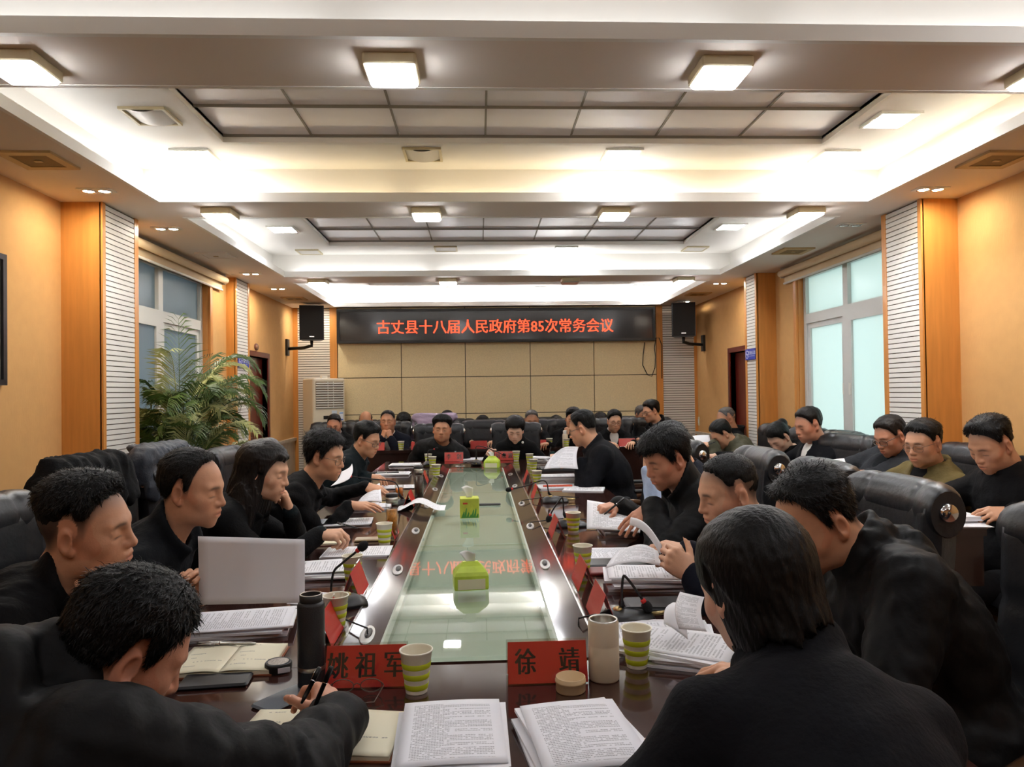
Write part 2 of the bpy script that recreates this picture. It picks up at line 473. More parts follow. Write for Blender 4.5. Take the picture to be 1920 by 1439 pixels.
# ---------------------------------------------------------------- windows
M_fr_r = bpy.data.materials.new('frosted pale pane'); M_fr_r.use_nodes = True
def frosted(m, rgb, mix):
    N = m.node_tree.nodes; L = m.node_tree.links; b = N['Principled BSDF']
    b.inputs['Base Color'].default_value = lin(*rgb); b.inputs['Roughness'].default_value = .25
    t = N.new('ShaderNodeBsdfTranslucent'); t.inputs['Color'].default_value = lin(*rgb)
    x = N.new('ShaderNodeMixShader'); x.inputs[0].default_value = mix
    L.new(b.outputs[0], x.inputs[1]); L.new(t.outputs[0], x.inputs[2]); L.new(x.outputs[0], N['Material Output'].inputs[0])
frosted(M_fr_r, (222, 232, 228), .7)
M_fr_l = bpy.data.materials.new('frosted grey pane'); M_fr_l.use_nodes = True
frosted(M_fr_l, (178, 190, 196), .7)
def window(name, x, out, y0, y1, pane, lab, mull):
    e = empty(name, (x, 0, 0)); tag(e, lab, 'window', kind='structure')
    d0, d1 = sorted((out * .05, out * .12)); fw = .06
    zt = 2.145
    m_ = MB()
    m_.box(d0, d1, y0, y0 + fw, WZ0, WZ1).box(d0, d1, y1 - fw, y1, WZ0, WZ1)
    m_.box(d0, d1, y0 + fw, y1 - fw, WZ1 - fw, WZ1).box(d0, d1, y0 + fw, y1 - fw, WZ0, WZ0 + fw)
    m_.box(d0, d1, y0 + fw, y1 - fw, zt - .045, zt + .045).box(d0, d1, mull - .04, mull + .04, zt + .045, WZ1 - fw)
    m_.box(d0 - .004, d1, mull - .045, mull + .045, WZ0 + fw, zt - .045)
    m_.build('window_frame', M_frame, e)
    sash = .05
    for a, b, off in ((y0 + fw, mull - .045, 0), (mull + .045, y1 - fw, .02)):
        o0, o1 = sorted((out * (.045 + off), out * (.085 + off)))
        z0, z1 = WZ0 + fw, zt - .045
        m_ = MB().box(o0, o1, a, a + sash, z0, z1).box(o0, o1, b - sash, b, z0, z1).box(o0, o1, a + sash, b - sash, z0, z0 + sash).box(o0, o1, a + sash, b - sash, z1 - sash, z1)
        sa = m_.build('sash', M_frame, e)
        m = (o0 + o1) / 2
        MB().box(m - .003, m + .003, a + sash, b - sash, z0 + sash, z1 - sash).build('pane', pane, sa)
        MB().box(min(o0, o1) - .012 if out > 0 else max(o0, o1), min(o0, o1) if out > 0 else max(o0, o1) + .012, (b - sash if off == 0 else a) + .015, (b - sash if off == 0 else a) + .035, 1.42, 1.52).build('handle', M_white, sa)
    m = (d0 + d1) / 2
    for a, b in ((y0 + fw, mull - .04), (mull + .04, y1 - fw)):
        MB().box(m - .003, m + .003, a, b, zt + .045, WZ1 - fw).build('pane', pane, e)
    # wood-lined reveal and sill
    r0, r1 = sorted((0, out * .05))
    m_ = MB().box(r0, r1, y0 - .001, y0 + .012, WZ0, WZ1).box(r0, r1, y1 - .012, y1 + .001, WZ0, WZ1)
    m_.box(min(-out * .02, 0), max(-out * .02, 0), y1, y1 + .06, WZ0, WZ1).box(min(-out * .02, 0), max(-out * .02, 0), y0 - .06, y0, WZ0, WZ1)
    m_.build('reveal', M_wood, e)
    MB().box(min(-out * .05, out * .05), max(-out * .05, out * .05), y0 - .05, y1 + .05, WZ0 - .03, WZ0 + .002).build('window_sill', M_marble, e)
    return e
window('window_1', XL, -1, WY0, WY1, M_fr_l, 'grey dusk window behind the potted palm', 6.02)
window('window_2', XR, 1, 5.2, 6.78, M_fr_r, 'pale blue frosted window on the side with the olive jackets', 5.98)
# unseen outside wall added to darken the light behind the palm window
nb = MB().box(XL - 2.2, XL - 1.9, 2.5, 10, 0, 4.2).build('wall_outside', mat('grey render', (112, 120, 128), .9))
tag(nb, 'unseen grey outside wall added to darken the palm window', 'wall', kind='structure')
M_blind = mat('cream blind fabric', (222, 200, 164), .8)
def blind(x, out, y0, y1, lab):
    e = empty('roller_blind', (x, y0, ZS)); tag(e, lab, 'blind', 'rolled-up blinds above the windows')
    n = y1 - y0; o = -out * .06
    MB().tube([(o, 0, -.06), (o, n, -.06)], .034, 14).build('roll', M_blind, e)
    a, b = sorted((o + out * .032, o + out * .036))
    MB().box(a, b, .01, n - .01, -.15, -.06).build('hanging_cloth', M_blind, e)
    MB().tube([(o + out * .034, .0, -.155), (o + out * .034, n, -.155)], .011, 8).build('hem_bar', M_white, e)
    for ya in (-.012, n): MB().box(min(0, o), max(0, o), ya, ya + .012, -.10, 0).build('bracket', M_white, e)
blind(XL, -1, 5.2, 7.22, 'cream roller blind rolled up above the palm window')
blind(XR, 1, 5.1, 7.02, 'cream roller blind rolled up above the pale blue window')

# ---------------------------------------------------------------- doors
def door(name, x, out, y0, y1, lab, opened):
    e = empty(name, (x, y0, 0)); tag(e, lab, 'door', kind='structure')
    n = y1 - y0; a, b = sorted((-out * .015, out * .10))
    MB().box(a, b, -.06, 0, 0, DZ + .06).box(a, b, n, n + .06, 0, DZ + .06).box(a, b, 0, n, DZ, DZ + .06).build('door_frame', M_door, e)
    c, d = sorted((out * .06, out * .10))
    lf = MB().box(c, d, .003, n - .003, .005, DZ - .003).build('leaf', M_door, e)
    for k, (z0, z1) in enumerate(((.15, .85), (.98, 1.8))):
        MB().box(min(c, c - out * .008), max(c, c + .004) if out < 0 else c, .12, n - .12, z0, z1).build('panel', M_door, lf)
    h = c if out > 0 else d
    MB().tube([(h, .07, 1.0), (h - out * .04, .07, 1.0), (h - out * .045, .17, 1.0)], .009, 8).build('handle', M_chrome, lf)
door('door_1', XL, -1, DLY0, DLY1, 'dark red wooden door beside the blue no-smoking sign and palm', 0)
door('door_2', XR, 1, DRY0, DRY1, 'dark red wooden door on the pale window wall', 0)

# ---------------------------------------------------------------- sign boards on walls
M_blue = mat('sign blue', (44, 62, 168), .5)
M_signw = mat('sign white print', (235, 238, 245), .5)
def smoke_sign(face, out, y0, y1, zc, lab, flip):
    e = empty('no_smoking_sign', (face - out * .006, (y0 + y1) / 2, zc)); tag(e, lab, 'sign', 'blue no-smoking signs')
    w = (y1 - y0) / 2
    A = RZ(math.radians(90 if out < 0 else -90)) @ RX(math.radians(90))      # text faces into the room
    MB().box(-w, w, -.058, .058, -.003, .003).build('board', M_blue, e, A)
    text_mesh('lettering', '无烟会议室', .042, M_signw, e, A @ T(.045, .012, .0036))
    text_mesh('small_lettering', 'NO SMOKING MEETING ROOM', .011, M_signw, e, A @ T(.045, -.02, .0036))
    m_ = MB(); n = 24; R0, R1 = .036, .043
    vs = [(r * math.cos(2 * math.pi * k / n), r * math.sin(2 * math.pi * k / n), 0) for r in (R0, R1) for k in range(n)]
    m_.add(vs, [(k, (k + 1) % n, n + (k + 1) % n, n + k) for k in range(n)])
    m_.add([(-.026, .022, 0), (-.022, .026, 0), (.026, -.022, 0), (.022, -.026, 0)], [(0, 1, 2, 3)])
    m_.add([(-.024, -.004, 0), (.02, -.004, 0), (.02, .004, 0), (-.024, .004, 0)], [(0, 1, 2, 3)])
    m_.build('cigarette_symbol', M_signw, e, A @ T(-w + .05, 0, .0037))
smoke_sign(-2.466, -1, 7.44, 7.78, 1.83, 'blue no-smoking sign on the slim pillar beside the palm', 0)
smoke_sign(2.88, 1, 7.32, 7.59, 1.85, 'blue no-smoking sign on the slim pillar of the window wall', 0)
p = px_(480, 651, XL)
e = empty('door_number_plaque', p); tag(e, 'small oval brown plaque above the dark red door', 'plaque')
MB().lathe([(.001, .012), (.05, .012), (.055, .004), (.055, 0)], 20, RY(math.pi / 2) @ Matrix.Diagonal((.75, 1.3, 1, 1)), caps=False).build('plate', mat('plaque brown', (110, 60, 40), .4), e)
MB().lathe([(.001, .0135), (.03, .0135), (.03, .011)], 16, RY(math.pi / 2) @ Matrix.Diagonal((.75, 1.3, 1, 1))).build('number_field', mat('plaque tan', (168, 120, 84), .4), e)
# framed picture on the palm wall, only its edge in view
e = empty('picture_frame', (XL, 3.45, 1.9)); tag(e, 'dark framed picture at the edge of the orange wall', 'picture')
m_ = MB(); w, hh, t = .52, .352, .03
m_.box(0, .03, -w, w, hh - t, hh).box(0, .03, -w, w, -hh, -hh + t).box(0, .03, -w, -w + t, -hh + t, hh - t).box(0, .03, w - t, w, -hh + t, hh - t)
m_.build('frame', mat('frame black wood', (26, 22, 26), .35), e)
MB().box(.002, .014, -w + t, w - t, -hh + t, hh - t).build('picture', mat('dull print', (150, 150, 140), .5, noise=(5, .3)), e)

# LED message board
sb = empty('message_board', (0, YF - .03, 0)); tag(sb, 'long dark LED message board with glowing red Chinese text', 'sign')
bx0, bx1, bz0, bz1 = -1.945, 2.475, 2.185, 2.655
m_ = MB(); t = .035
m_.box(bx0, bx1, -.11, 0, bz1 - t, bz1).box(bx0, bx1, -.11, 0, bz0, bz0 + t).box(bx0, bx0 + t, -.11, 0, bz0 + t, bz1 - t).box(bx1 - t, bx1, -.11, 0, bz0 + t, bz1 - t)
m_.build('frame', M_black, sb)
M_led = bpy.data.materials.new('dark led screen'); M_led.use_nodes = True
N = M_led.node_tree.nodes; L = M_led.node_tree.links; b = N['Principled BSDF']; b.inputs['Roughness'].default_value = .16
tc = N.new('ShaderNodeTexCoord'); vo = N.new('ShaderNodeTexVoronoi'); vo.inputs['Scale'].default_value = 90; vo.inputs['Randomness'].default_value = 0
cr = N.new('ShaderNodeValToRGB'); cr.color_ramp.elements[0].color = lin(116, 104, 98); cr.color_ramp.elements[1].color = lin(38, 36, 38)
cr.color_ramp.elements[0].position = .25; cr.color_ramp.elements[1].position = .5
L.new(tc.outputs['Object'], vo.inputs['Vector']); L.new(vo.outputs['Distance'], cr.inputs[0]); L.new(cr.outputs[0], b.inputs['Base Color'])
MB().box(bx0 + t, bx1 - t, -.095, -.02, bz0 + t, bz1 - t).build('screen', M_led, sb)
ta, tb = py_(706, 615, YF - .13), py_(1150, 613, YF - .13)
M_red = emitter('red led glow', (255, 72, 38), .5)
tm = text_mesh('led_text', '古丈县十八届人民政府第85次常务会议', .2, M_red, sb, None, bold=.003)
xs = [v.co.x for v in tm.data.vertices]; wdt = max(xs) - min(xs)
sc_ = (tb.x - ta.x) / wdt
tm.matrix_local = T((ta.x + tb.x) / 2, -.098, (ta.z + tb.z) / 2) @ RX(math.pi / 2) @ Matrix.Diagonal((sc_, sc_ * 1.06, 1, 1))
wire = MB().tube([py_(1209, 642, YF - .05), py_(1206, 665, YF - .04), py_(1205, 685, YF - .04), py_(1214, 703, YF - .04), py_(1222, 706, YF - .04), py_(1228, 690, YF - .06), py_(1229, 670, YF - .06), py_(1227, 652, YF - .06), py_(1230, 634, YF - .06), py_(1236, 634, YF - .06), py_(1241, 648, YF - .06), py_(1241, 710, YF - .06)], .006, 6)
o = wire.build('cable_loop', M_black); tag(o, 'thin black cable hanging in a loop below the message board', 'cable')

# outlet and trunking on the window wall
p = px_(1311, 790, XR); e = empty('wall_switch', p); tag(e, 'small pale wall switch by the slatted strip', 'switch')
MB().rbox(-.01, 0, -.03, .03, -.06, .06, .003).build('plate', M_cream, e); MB().rbox(-.016, -.009, -.012, .012, -.03, .03, .002).build('rocker', M_white, e)
# ---------------------------------------------------------------- chairs
M_leather = mat('black leather', (24, 24, 26), .36, noise=(9, .12), bump=(45, .16))
M_leather2 = mat('grey black leather', (36, 37, 40), .38, noise=(9, .12), bump=(40, .18))
M_armw = mat('lacquered arm wood', (96, 66, 44), .25, coat=.4)
def cushion(w, h, t, nu=22, nv=18, p=5, seams=(), puff=.0, curve=None, vseams=()):
    """padded slab: u across width, v along height, front and back skins; curve(v,t)->(y,z) frame"""
    mb = MB(); rows = []
    def prof(a): return max(0., 1 - abs(a) ** p) ** (1 / p)
    for side in (1, -1):
        grid = []
        for j in range(nv + 1):
            v = -1 + 2 * j / nv
            row = []
            for i in range(nu + 1):
                u = -1 + 2 * i / nu
                th = t / 2 * prof(u) * prof(v)
                if side == 1:
                    for s_ in seams: th -= .011 * math.exp(-((u - s_) / .045) ** 2)
                    for s_ in vseams: th -= .011 * math.exp(-((v - s_) / .04) ** 2)
                    th += puff * (1 - u * u) * (1 - v * v)
                row.append((u * w / 2, side * th, v * h / 2))
            grid.append(row)
        rows.append(grid)
    for side, grid in zip((1, -1), rows):
        vs = [p_ for r in grid for p_ in r]
        n = nu + 1
        fs = [(j * n + i, j * n + i + 1, (j + 1) * n + i + 1, (j + 1) * n + i) for j in range(nv) for i in range(nu)]
        if side == 1: fs = [f[::-1] for f in fs]
        mb.add([curve(*q) if curve else q for q in vs], fs, True)
    return mb

def make_chair(leather, arms=True):
    """swivel chair, faces +Y, origin on the floor under the seat"""
    e = empty('office_chair')
    cushion(.52, .50, .13, p=5, seams=(-.62, .62), puff=.015, curve=lambda x, y, z: (x, z, .455 + y)).build('seat', leather, e)
    def cb(x, y, z):                       # backrest bends back
        a = (z + .30) / .60
        return (x * (1 - .04 * (1 - a)), -.225 - .10 * a - .03 * math.sin(math.pi * a) + y + .05 * (x / .27) ** 2 * (1 if y > -9 else 0), .76 + z * .97)
    cushion(.56, .66, .135, nv=22, p=7, seams=(-.6, .6), vseams=(-.35, .25), puff=.01, curve=cb).build('backrest', leather, e)
    mb = MB(); rings = []; n = 18; nx = 30; w = .285
    for i in range(nx + 1):
        x = -w + 2 * w * i / nx; u = x / w
        k = (1 - abs(u) ** 9) ** (1 / 5) if abs(u) < 1 else 0
        r = k * (1 - .10 * math.exp(-((u - .55) / .04) ** 2) - .10 * math.exp(-((u + .55) / .04) ** 2))
        r = max(r, .78)
        rings.append([Vector((x, -.335 + .082 * r * math.cos(2 * math.pi * q / n) + .045 * u * u, 1.035 + .102 * r * math.sin(2 * math.pi * q / n))) for q in range(n)])
    mb.loft(rings, caps=True); mb.build('head_roll', leather, e)
    for s in (-1, 1):
        MB().lathe([(.034, 0), (.034, .006), (.026, .014), (.012, .02), (.001, .021)], 16, T(s * w, -.29, 1.04) @ RY(s * math.pi / 2)).build('end_cap', M_chrome, e)
        if not arms: continue
        pts = [(s * .27, .13, .44), (s * .30, .20, .52), (s * .305, .19, .62), (s * .30, .10, .665), (s * .30, -.08, .67), (s * .29, -.20, .66), (s * .275, -.255, .62)]
        ar = MB().tube(pts, [.018, .02, .022, .022, .022, .02, .016], 10).build('armrest', M_armw, e)
        MB().rbox(s * .30 - .028, s * .30 + .028, -.12, .14, .680, .705, .02).build('arm_pad', leather, ar)
    MB().lathe([(.03, .40), (.03, .22), (.045, .215), (.045, .10), (.03, .09)], 14, caps=True).build('column', M_chrome, e)
    MB().box(-.12, .12, -.12, .12, .385, .41).build('seat_plate', M_black, e)
    for k in range(5):
        a = 2 * math.pi * k / 5 + .3; c, s = math.cos(a), math.sin(a)
        lg = MB().tube([(c * .03, s * .03, .11), (c * .16, s * .16, .10), (c * .29, s * .29, .07)], [.026, .022, .016], 8).build('base_leg', M_armw, e)
        MB().lathe([(.001, -.012), (.026, -.012), (.03, 0), (.026, .012), (.001, .012)], 12, T(c * .295, s * .295, .031) @ RZ(a + math.pi / 2) @ RY(math.pi / 2)).build('caster', M_black, lg)
    return e
CH1 = make_chair(M_leather); CH2 = make_chair(M_leather2); CH3 = make_chair(M_leather2, False)
_used = set()
def chair(x, y, phi, lab, group, kind=1, tilt=0.):
    """phi: compass angle of the facing direction, degrees (0=+X, 90=+Y)"""
    src = {1: CH1, 2: CH2, 3: CH3}[kind]
    if src.name not in _used: _used.add(src.name); c = src
    else: c = copy_tree(src)
    c.location = (x, y, 0); c.rotation_euler = (0, 0, math.radians(phi - 90))
    tag(c, lab, 'chair', group); return c
G1 = 'leather chairs round the main table'; G2 = 'leather chairs behind the side desk'; G3 = 'leather chairs at the end wall'
chair(-1.42, 1.84, 0, 'black leather chair of the close-cropped man in the front seat on the palm side', G1, 2)
chair(-1.44, 2.56, 0, 'black leather chair behind the man lifting the blank sheet', G1, 2)
chair(-1.44, 3.30, 0, 'black leather chair with a black coat over its back', G1, 1)
chair(-1.44, 4.05, 0, 'black leather chair with a grey padded coat over its back', G1, 2)
chair(-1.42, 4.90, 0, 'empty black leather chair pushed in past the man in round glasses, palm side', G1, 2)
chair(-1.42, 5.75, 0, 'black leather chair of the last man on the palm side of the table', G1, 2)
chair(1.33, 1.82, 180, 'black leather chair of the man in the hooded jacket, cut by the frame', G1, 2)
chair(1.30, 2.66, 182, 'black leather chair with round chrome cap behind the buzz-cut man', G1, 2)
chair(1.33, 3.34, 178, 'black leather chair behind the man writing in a padded coat', G1, 2)
chair(1.33, 4.10, 180, 'black leather chair behind the man in the light blue shirt', G1, 2)
chair(1.10, 4.86, 205, 'empty black leather chair swivelled aside before the turned man', G1, 1)
chair(1.33, 5.85, 180, 'black leather chair of the large man turning a page', G1, 1)
chair(-.47, 7.99, 270, 'black leather chair behind the broad man at the far end of the table', G1, 2)
chair(.42, 7.99, 270, 'black leather chair behind the short-haired woman at the far end', G1, 2)
chair(-.50, .72, 66, 'black leather chair under the man writing in the padded hooded coat', G1, 1)
chair(.52, .72, 94, 'black leather chair under the woman with her back to us', G1, 1)

# ---------------------------------------------------------------- main table
TX0, TX1, TY0, TY1, TZ = -1.01, .935, 1.16, 7.78, .75
GX0, GX1, GY0, GY1, GZ = -.294, .215, 2.0, 7.16, .728
OX0, OX1, OY0, OY1 = -.405, .325, 1.93, 7.36
M_tab = mat('dark red lacquered wood', (58, 34, 29), .09, noise=(3, .22, (4, .6, 4)), coat=.5)
M_tab2 = mat('brown lacquered wood', (54, 40, 34), .10, noise=(3, .15, (.6, 4, 4)))
M_trim = mat('steel trim', (190, 190, 188), .25, metal=1)
M_board = mat('pale green under board', (170, 178, 164), .5)
M_glass = bpy.data.materials.new('table glass'); M_glass.use_nodes = True
N = M_glass.node_tree.nodes; L = M_glass.node_tree.links; N.remove(N['Principled BSDF'])
tr = N.new('ShaderNodeBsdfTransparent'); tr.inputs[0].default_value = (.94, .97, .94, 1)
gl = N.new('ShaderNodeBsdfGlossy'); gl.inputs['Roughness'].default_value = .02
fr = N.new('ShaderNodeFresnel'); fr.inputs[0].default_value = 1.6
ge = N.new('ShaderNodeNewGeometry'); iv = N.new('ShaderNodeMath'); iv.operation = 'SUBTRACT'; iv.inputs[0].default_value = 1; L.new(ge.outputs['Backfacing'], iv.inputs[1])
mu = N.new('ShaderNodeMath'); mu.operation = 'MULTIPLY'; L.new(fr.outputs[0], mu.inputs[0]); L.new(iv.outputs[0], mu.inputs[1])
mx = N.new('ShaderNodeMixShader'); L.new(mu.outputs[0], mx.inputs[0]); L.new(tr.outputs[0], mx.inputs[1]); L.new(gl.outputs[0], mx.inputs[2]); L.new(mx.outputs[0], N['Material Output'].inputs[0])
tb = empty('conference_table', (0, TY0, 0)); tag(tb, 'long dark lacquered conference table with a sunken glass centre', 'table')
def tbox(name, m, x0, x1, y0, y1, z0, z1): return MB().box(x0, x1, y0 - TY0, y1 - TY0, z0, z1).build(name, m, tb)
cuts = [OY0, 3.45, 5.30, OY1]
for k in range(3):
    g = .0015
    tbox('top_board', M_tab, TX0, OX0, cuts[k] + g, cuts[k + 1] - g, TZ - .045, TZ)
    tbox('top_board', M_tab, OX1, TX1, cuts[k] + g, cuts[k + 1] - g, TZ - .045, TZ)
tbox('top_board', M_tab, TX0, TX1, TY0, OY0 - .0015, TZ - .045, TZ); tbox('top_board', M_tab, TX0, TX1, OY1 + .0015, TY1, TZ - .045, TZ)
# sloped cable strips round the glass
def slope(name, a, b, c, d):
    mb = MB(); vs = [Vector((q[0], q[1] - TY0, q[2])) for q in (a, b, c, d)]
    lo = [v - Vector((0, 0, .03)) for v in vs]
    mb.add(vs + lo, [(0, 1, 2, 3), (7, 6, 5, 4), (0, 4, 5, 1), (1, 5, 6, 2), (2, 6, 7, 3), (3, 7, 4, 0)])
    return mb.build(name, M_tab2, tb)
zi, zo = GZ - .004, TZ + .004
for k in range(3):
    y0, y1 = cuts[k], cuts[k + 1]; iy0, iy1 = max(GY0, y0) if k == 0 else y0, min(GY1, y1) if k == 2 else y1
    slope('cable_strip', (OX0, y0 + .001, zo), (GX0 - .005, iy0 + .001, zi), (GX0 - .005, iy1 - .001, zi), (OX0, y1 - .001, zo))
    slope('cable_strip', (GX1 + .005, iy0 + .001, zi), (OX1, y0 + .001, zo), (OX1, y1 - .001, zo), (GX1 + .005, iy1 - .001, zi))
slope('cable_strip', (OX0, OY0, zo), (OX1, OY0, zo), (GX1 + .005, GY0, zi), (GX0 - .005, GY0, zi))
slope('cable_strip', (GX0 - .005, GY1, zi), (GX1 + .005, GY1, zi), (OX1, OY1, zo), (OX0, OY1, zo))
for x in (OX0, OX1): tbox('metal_edge', M_trim, x - .003, x + .003, OY0, OY1, TZ - .01, TZ + .006)
gy = [GY0, 3.49, 5.34, GY1]
for k in range(3):
    MB().box(GX0, GX1, gy[k] + .003 - TY0, gy[k + 1] - .003 - TY0, GZ, GZ + .010).build('glass_pane', M_glass, tb)
tbox('under_board', M_board, GX0 + .01, GX1 - .01, GY0 + .02, GY1 - .02, GZ - .05, GZ - .03)
for a in ((GX0 - .02, GX0 + .01, GY0, GY1), (GX1 - .01, GX1 + .02, GY0, GY1), (GX0, GX1, GY0 - .02, GY0 + .02), (GX0, GX1, GY1 - .02, GY1 + .02)):
    tbox('well_side', M_board, *a, GZ - .05, GZ - .002)
tbox('modesty_panel', M_tab, -.80, .725, 1.38, 1.40, .02, TZ - .045); tbox('modesty_panel', M_tab, -.80, .725, TY1 - .3, TY1 - .28, .02, TZ - .045)
tbox('modesty_panel', M_tab, -.80, -.78, 1.40, TY1 - .3, .02, TZ - .045); tbox('modesty_panel', M_tab, .705, .725, 1.40, TY1 - .3, .02, TZ - .045)
for x in (TX0 + .06, TX1 - .12):
    for y in (TY0 + .08, 3.4, 5.3, TY1 - .16): tbox('leg', M_tab, x, x + .06, y, y + .08, 0, TZ - .045)
# oval cable outlets on the strips
M_oval = mat('satin steel oval', (176, 176, 172), .35, metal=.9)
OVALS = []
def grommet(px, py, side):
    # centre on the sloped strip
    if side in 'LR':
        x = (OX0 + GX0) / 2 if side == 'L' else (OX1 + GX1) / 2
        p = px_(px, py, x); z = (zi + zo) / 2
        p = pz(px, py, z); p.x = x; p.z = z + .001
        sl = math.atan2(zo - zi, GX0 - .005 - OX0); A = RY(sl if side == 'L' else -sl) @ Matrix.Diagonal((.55, 2.2, 1, 1))
    else:
        p = pz(px, py, (zi + zo) / 2); p.z = (zi + zo) / 2 + .001; p.y = (GY1 + OY1) / 2; A = RX(math.atan2(zo - zi, OY1 - GY1)) @ Matrix.Diagonal((1.3, .6, 1, 1))
    q = T(p.x, p.y - TY0, p.z) @ A
    g = MB().lathe([(.038, -.002), (.038, .0015), (.034, .002), (.032, .001)], 20, q, smooth=False).build('cable_outlet', M_oval, tb)
    MB().lathe([(.001, .0012), (.033, .0012)], 16, q).build('outlet_plate', M_oval, g); MB().lathe([(.001, .0032), (.020, .0032), (.020, .001)], 14, q @ T(.002, .006, 0)).build('outlet_hole', M_black, g)
    OVALS.append(p); return p
ov = {}
for k, a in {'l1': (677, 1192, 'L'), 'l2': (751, 1069, 'L'), 'l3': (782, 996, 'L'), 'l4': (808, 949, 'L'), 'l5': (820, 918, 'L'), 'l6': (832, 893, 'L'),
             'r1': (1020, 1059, 'R'), 'r2': (997, 987, 'R'), 'r3': (976, 945, 'R'), 'r4': (962, 912, 'R'), 'r5': (955, 890, 'R'), 'f1': (864, 871, 'F')}.items():
    ov[k] = grommet(*a)

# ---------------------------------------------------------------- side desk and end desks
M_desk = mat('espresso desk wood', (44, 26, 22), .22, noise=(3, .2, (.6, 4, 4)), coat=.3)
DZT = .815
def desk(x0, x1, y0, y1, lab, front, seams):
    e = empty('desk', (x0, y0, 0)); tag(e, lab, 'desk', 'low desks of the outer rows')
    w, d = x1 - x0, y1 - y0
    MB().box(0, w, 0, d, DZT - .035, DZT).build('desk_top', M_desk, e)
    if front == 'x':
        n = len(seams) - 1
        for k in range(n): MB().box(.012, .032, seams[k] - y0 + .002, seams[k + 1] - y0 - .002, 0, DZT - .035).build('front_panel', M_desk, e)
        for y in (0.01, d - .035): MB().box(.035, w - .01, y, y + .025, 0, DZT - .035).build('end_panel', M_desk, e)
    else:
        n = len(seams) - 1
        for k in range(n): MB().box(seams[k] - x0 + .002, seams[k + 1] - x0 - .002, .012, .032, 0, DZT - .035).build('front_panel', M_desk, e)
        for x in (0.01, w - .035): MB().box(x, x + .025, .035, d - .01, 0, DZT - .035).build('end_panel', M_desk, e)
    return e
desk(2.06, 2.34, 3.22, 7.05, 'long dark desk along the pale window wall', 'x', [3.22, 4.5, 5.8, 7.05])
desk(-1.85, 2.05, 8.45, 8.74, 'long dark desk behind the far end of the main table', 'y', [-1.85, -.55, .75, 2.05])
chair(2.62, 3.36, 180, 'black leather chair of the man reading nearest us at the side desk', G2, 1)
chair(2.62, 4.10, 180, 'black leather chair of the man in the olive jacket with glasses', G2, 2)
chair(2.46, 5.14, 192, 'dark leather chair of the older man in glasses at the side desk', G2, 2)
chair(2.62, 5.62, 180, 'black leather chair with chrome cap behind the man in suit and white shirt', G2, 1)
chair(2.62, 6.20, 184, 'black leather chair behind the woman with pinned-up hair', G2, 1)
chair(2.62, 6.95, 180, 'black leather chair under the man in the olive padded coat', G2, 1)
for k, (x, y, lab) in enumerate([
    (-1.86, 9.16, 'dark leather chair of the cropped man beside the air conditioner'), (-1.16, 9.16, 'dark leather chair of the man with hands clasped at his mouth'),
    (-.55, 9.2, 'dark leather chair under the pale lilac coat'), (.06, 9.16, 'empty dark leather chair between the two at the table end'),
    (.62, 9.16, 'dark leather chair behind the grey-haired man'), (1.15, 9.16, 'dark leather chair of the man resting his cheek on a gloved hand'),
    (1.70, 9.16, 'dark leather chair of the man in open coat and white collar'), (2.22, 9.2, 'dark leather chair beside the man leaning over')]):
    chair(x, y - .2, 270, lab, G3, 3)
for k, (x, lab) in enumerate([(-1.55, 'rearmost dark leather chair of the balding man'), (-.95, 'rearmost dark leather chair of the man with the low fringe'),
                              (-.35, 'rearmost dark leather chair behind the lilac coat'), (.28, 'rearmost dark leather chair with hair just showing, middle of the wall'),
                              (.88, 'rearmost dark leather chair behind the white bottle'), (1.45, 'rearmost dark leather chair by the wall joint'), (2.0, 'rearmost dark leather chair beside the grey-haired listener')]):
    chair(x, 9.56, 270, lab, G3, 3)

# ---------------------------------------------------------------- air conditioner
M_acw = mat('cream enamel', (224, 214, 190), .4)
M_acs = mat('aged cream side', (206, 176, 122), .5)
q = py_(604, 720, 9.62)
ac = empty('air_conditioner', (q.x, 9.72, 0), math.radians(40)); tag(ac, 'tall cream cabinet air conditioner standing in the corner', 'air conditioner')
W_, D_, H_ = .235, .155, 1.70
MB().rbox(-W_, W_, -D_, D_, .0, H_, .03).build('cabinet', M_acw, ac)
MB().box(-.04, .04, -.03, .03, H_, H_ + .035).build('top_block', M_white, ac)
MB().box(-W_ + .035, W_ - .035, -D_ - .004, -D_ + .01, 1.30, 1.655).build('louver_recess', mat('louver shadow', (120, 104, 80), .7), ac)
for k in range(11):
    MB().box(-W_ + .035, W_ - .035, -.014, .002, -.006, .006, ).build('louver', M_white, ac, T(0, -D_ - .006, 1.315 + .032 * k) @ RX(.5))
for s in (-.03, .05): MB().box(s, s + .006, -D_ - .012, -D_ - .006, 1.30, 1.655).build('louver_rib', M_white, ac)
dp = MB().box(-.09, .09, -D_ - .006, -D_ + .01, 1.16, 1.205).build('display', M_black, ac)
MB().box(-.012, .006, -D_ - .008, -D_ - .005, 1.172, 1.19).build('display_digits', emitter('orange display', (255, 120, 30), 1.5), dp)
lb = MB().box(.14, .20, -D_ - .005, -D_ + .01, 1.13, 1.25).build('energy_label', M_signw, ac)
for z, c in ((1.228, (90, 150, 220)), (1.14, (70, 110, 200))): MB().box(.145, .195, -D_ - .0065, -D_ - .0045, z, z + .014).build('label_band', mat('label blue %d' % c[0], c, .5), lb)
MB().box(.03, .105, -D_ - .004, -D_ + .01, 1.21, 1.27).build('sticker', mat('pale sticker', (205, 216, 226), .5), ac)
lf_ = MB()
for k in range(7):
    a = k * .9; x = -.13 + k * .018; z = .83 + .008 * math.sin(a)
    lf_.add([(x, -D_ - .004, z), (x + .012, -D_ - .004, z + .012), (x + .026, -D_ - .004, z + .004), (x + .012, -D_ - .004, z - .006)], [(3, 2, 1, 0)])
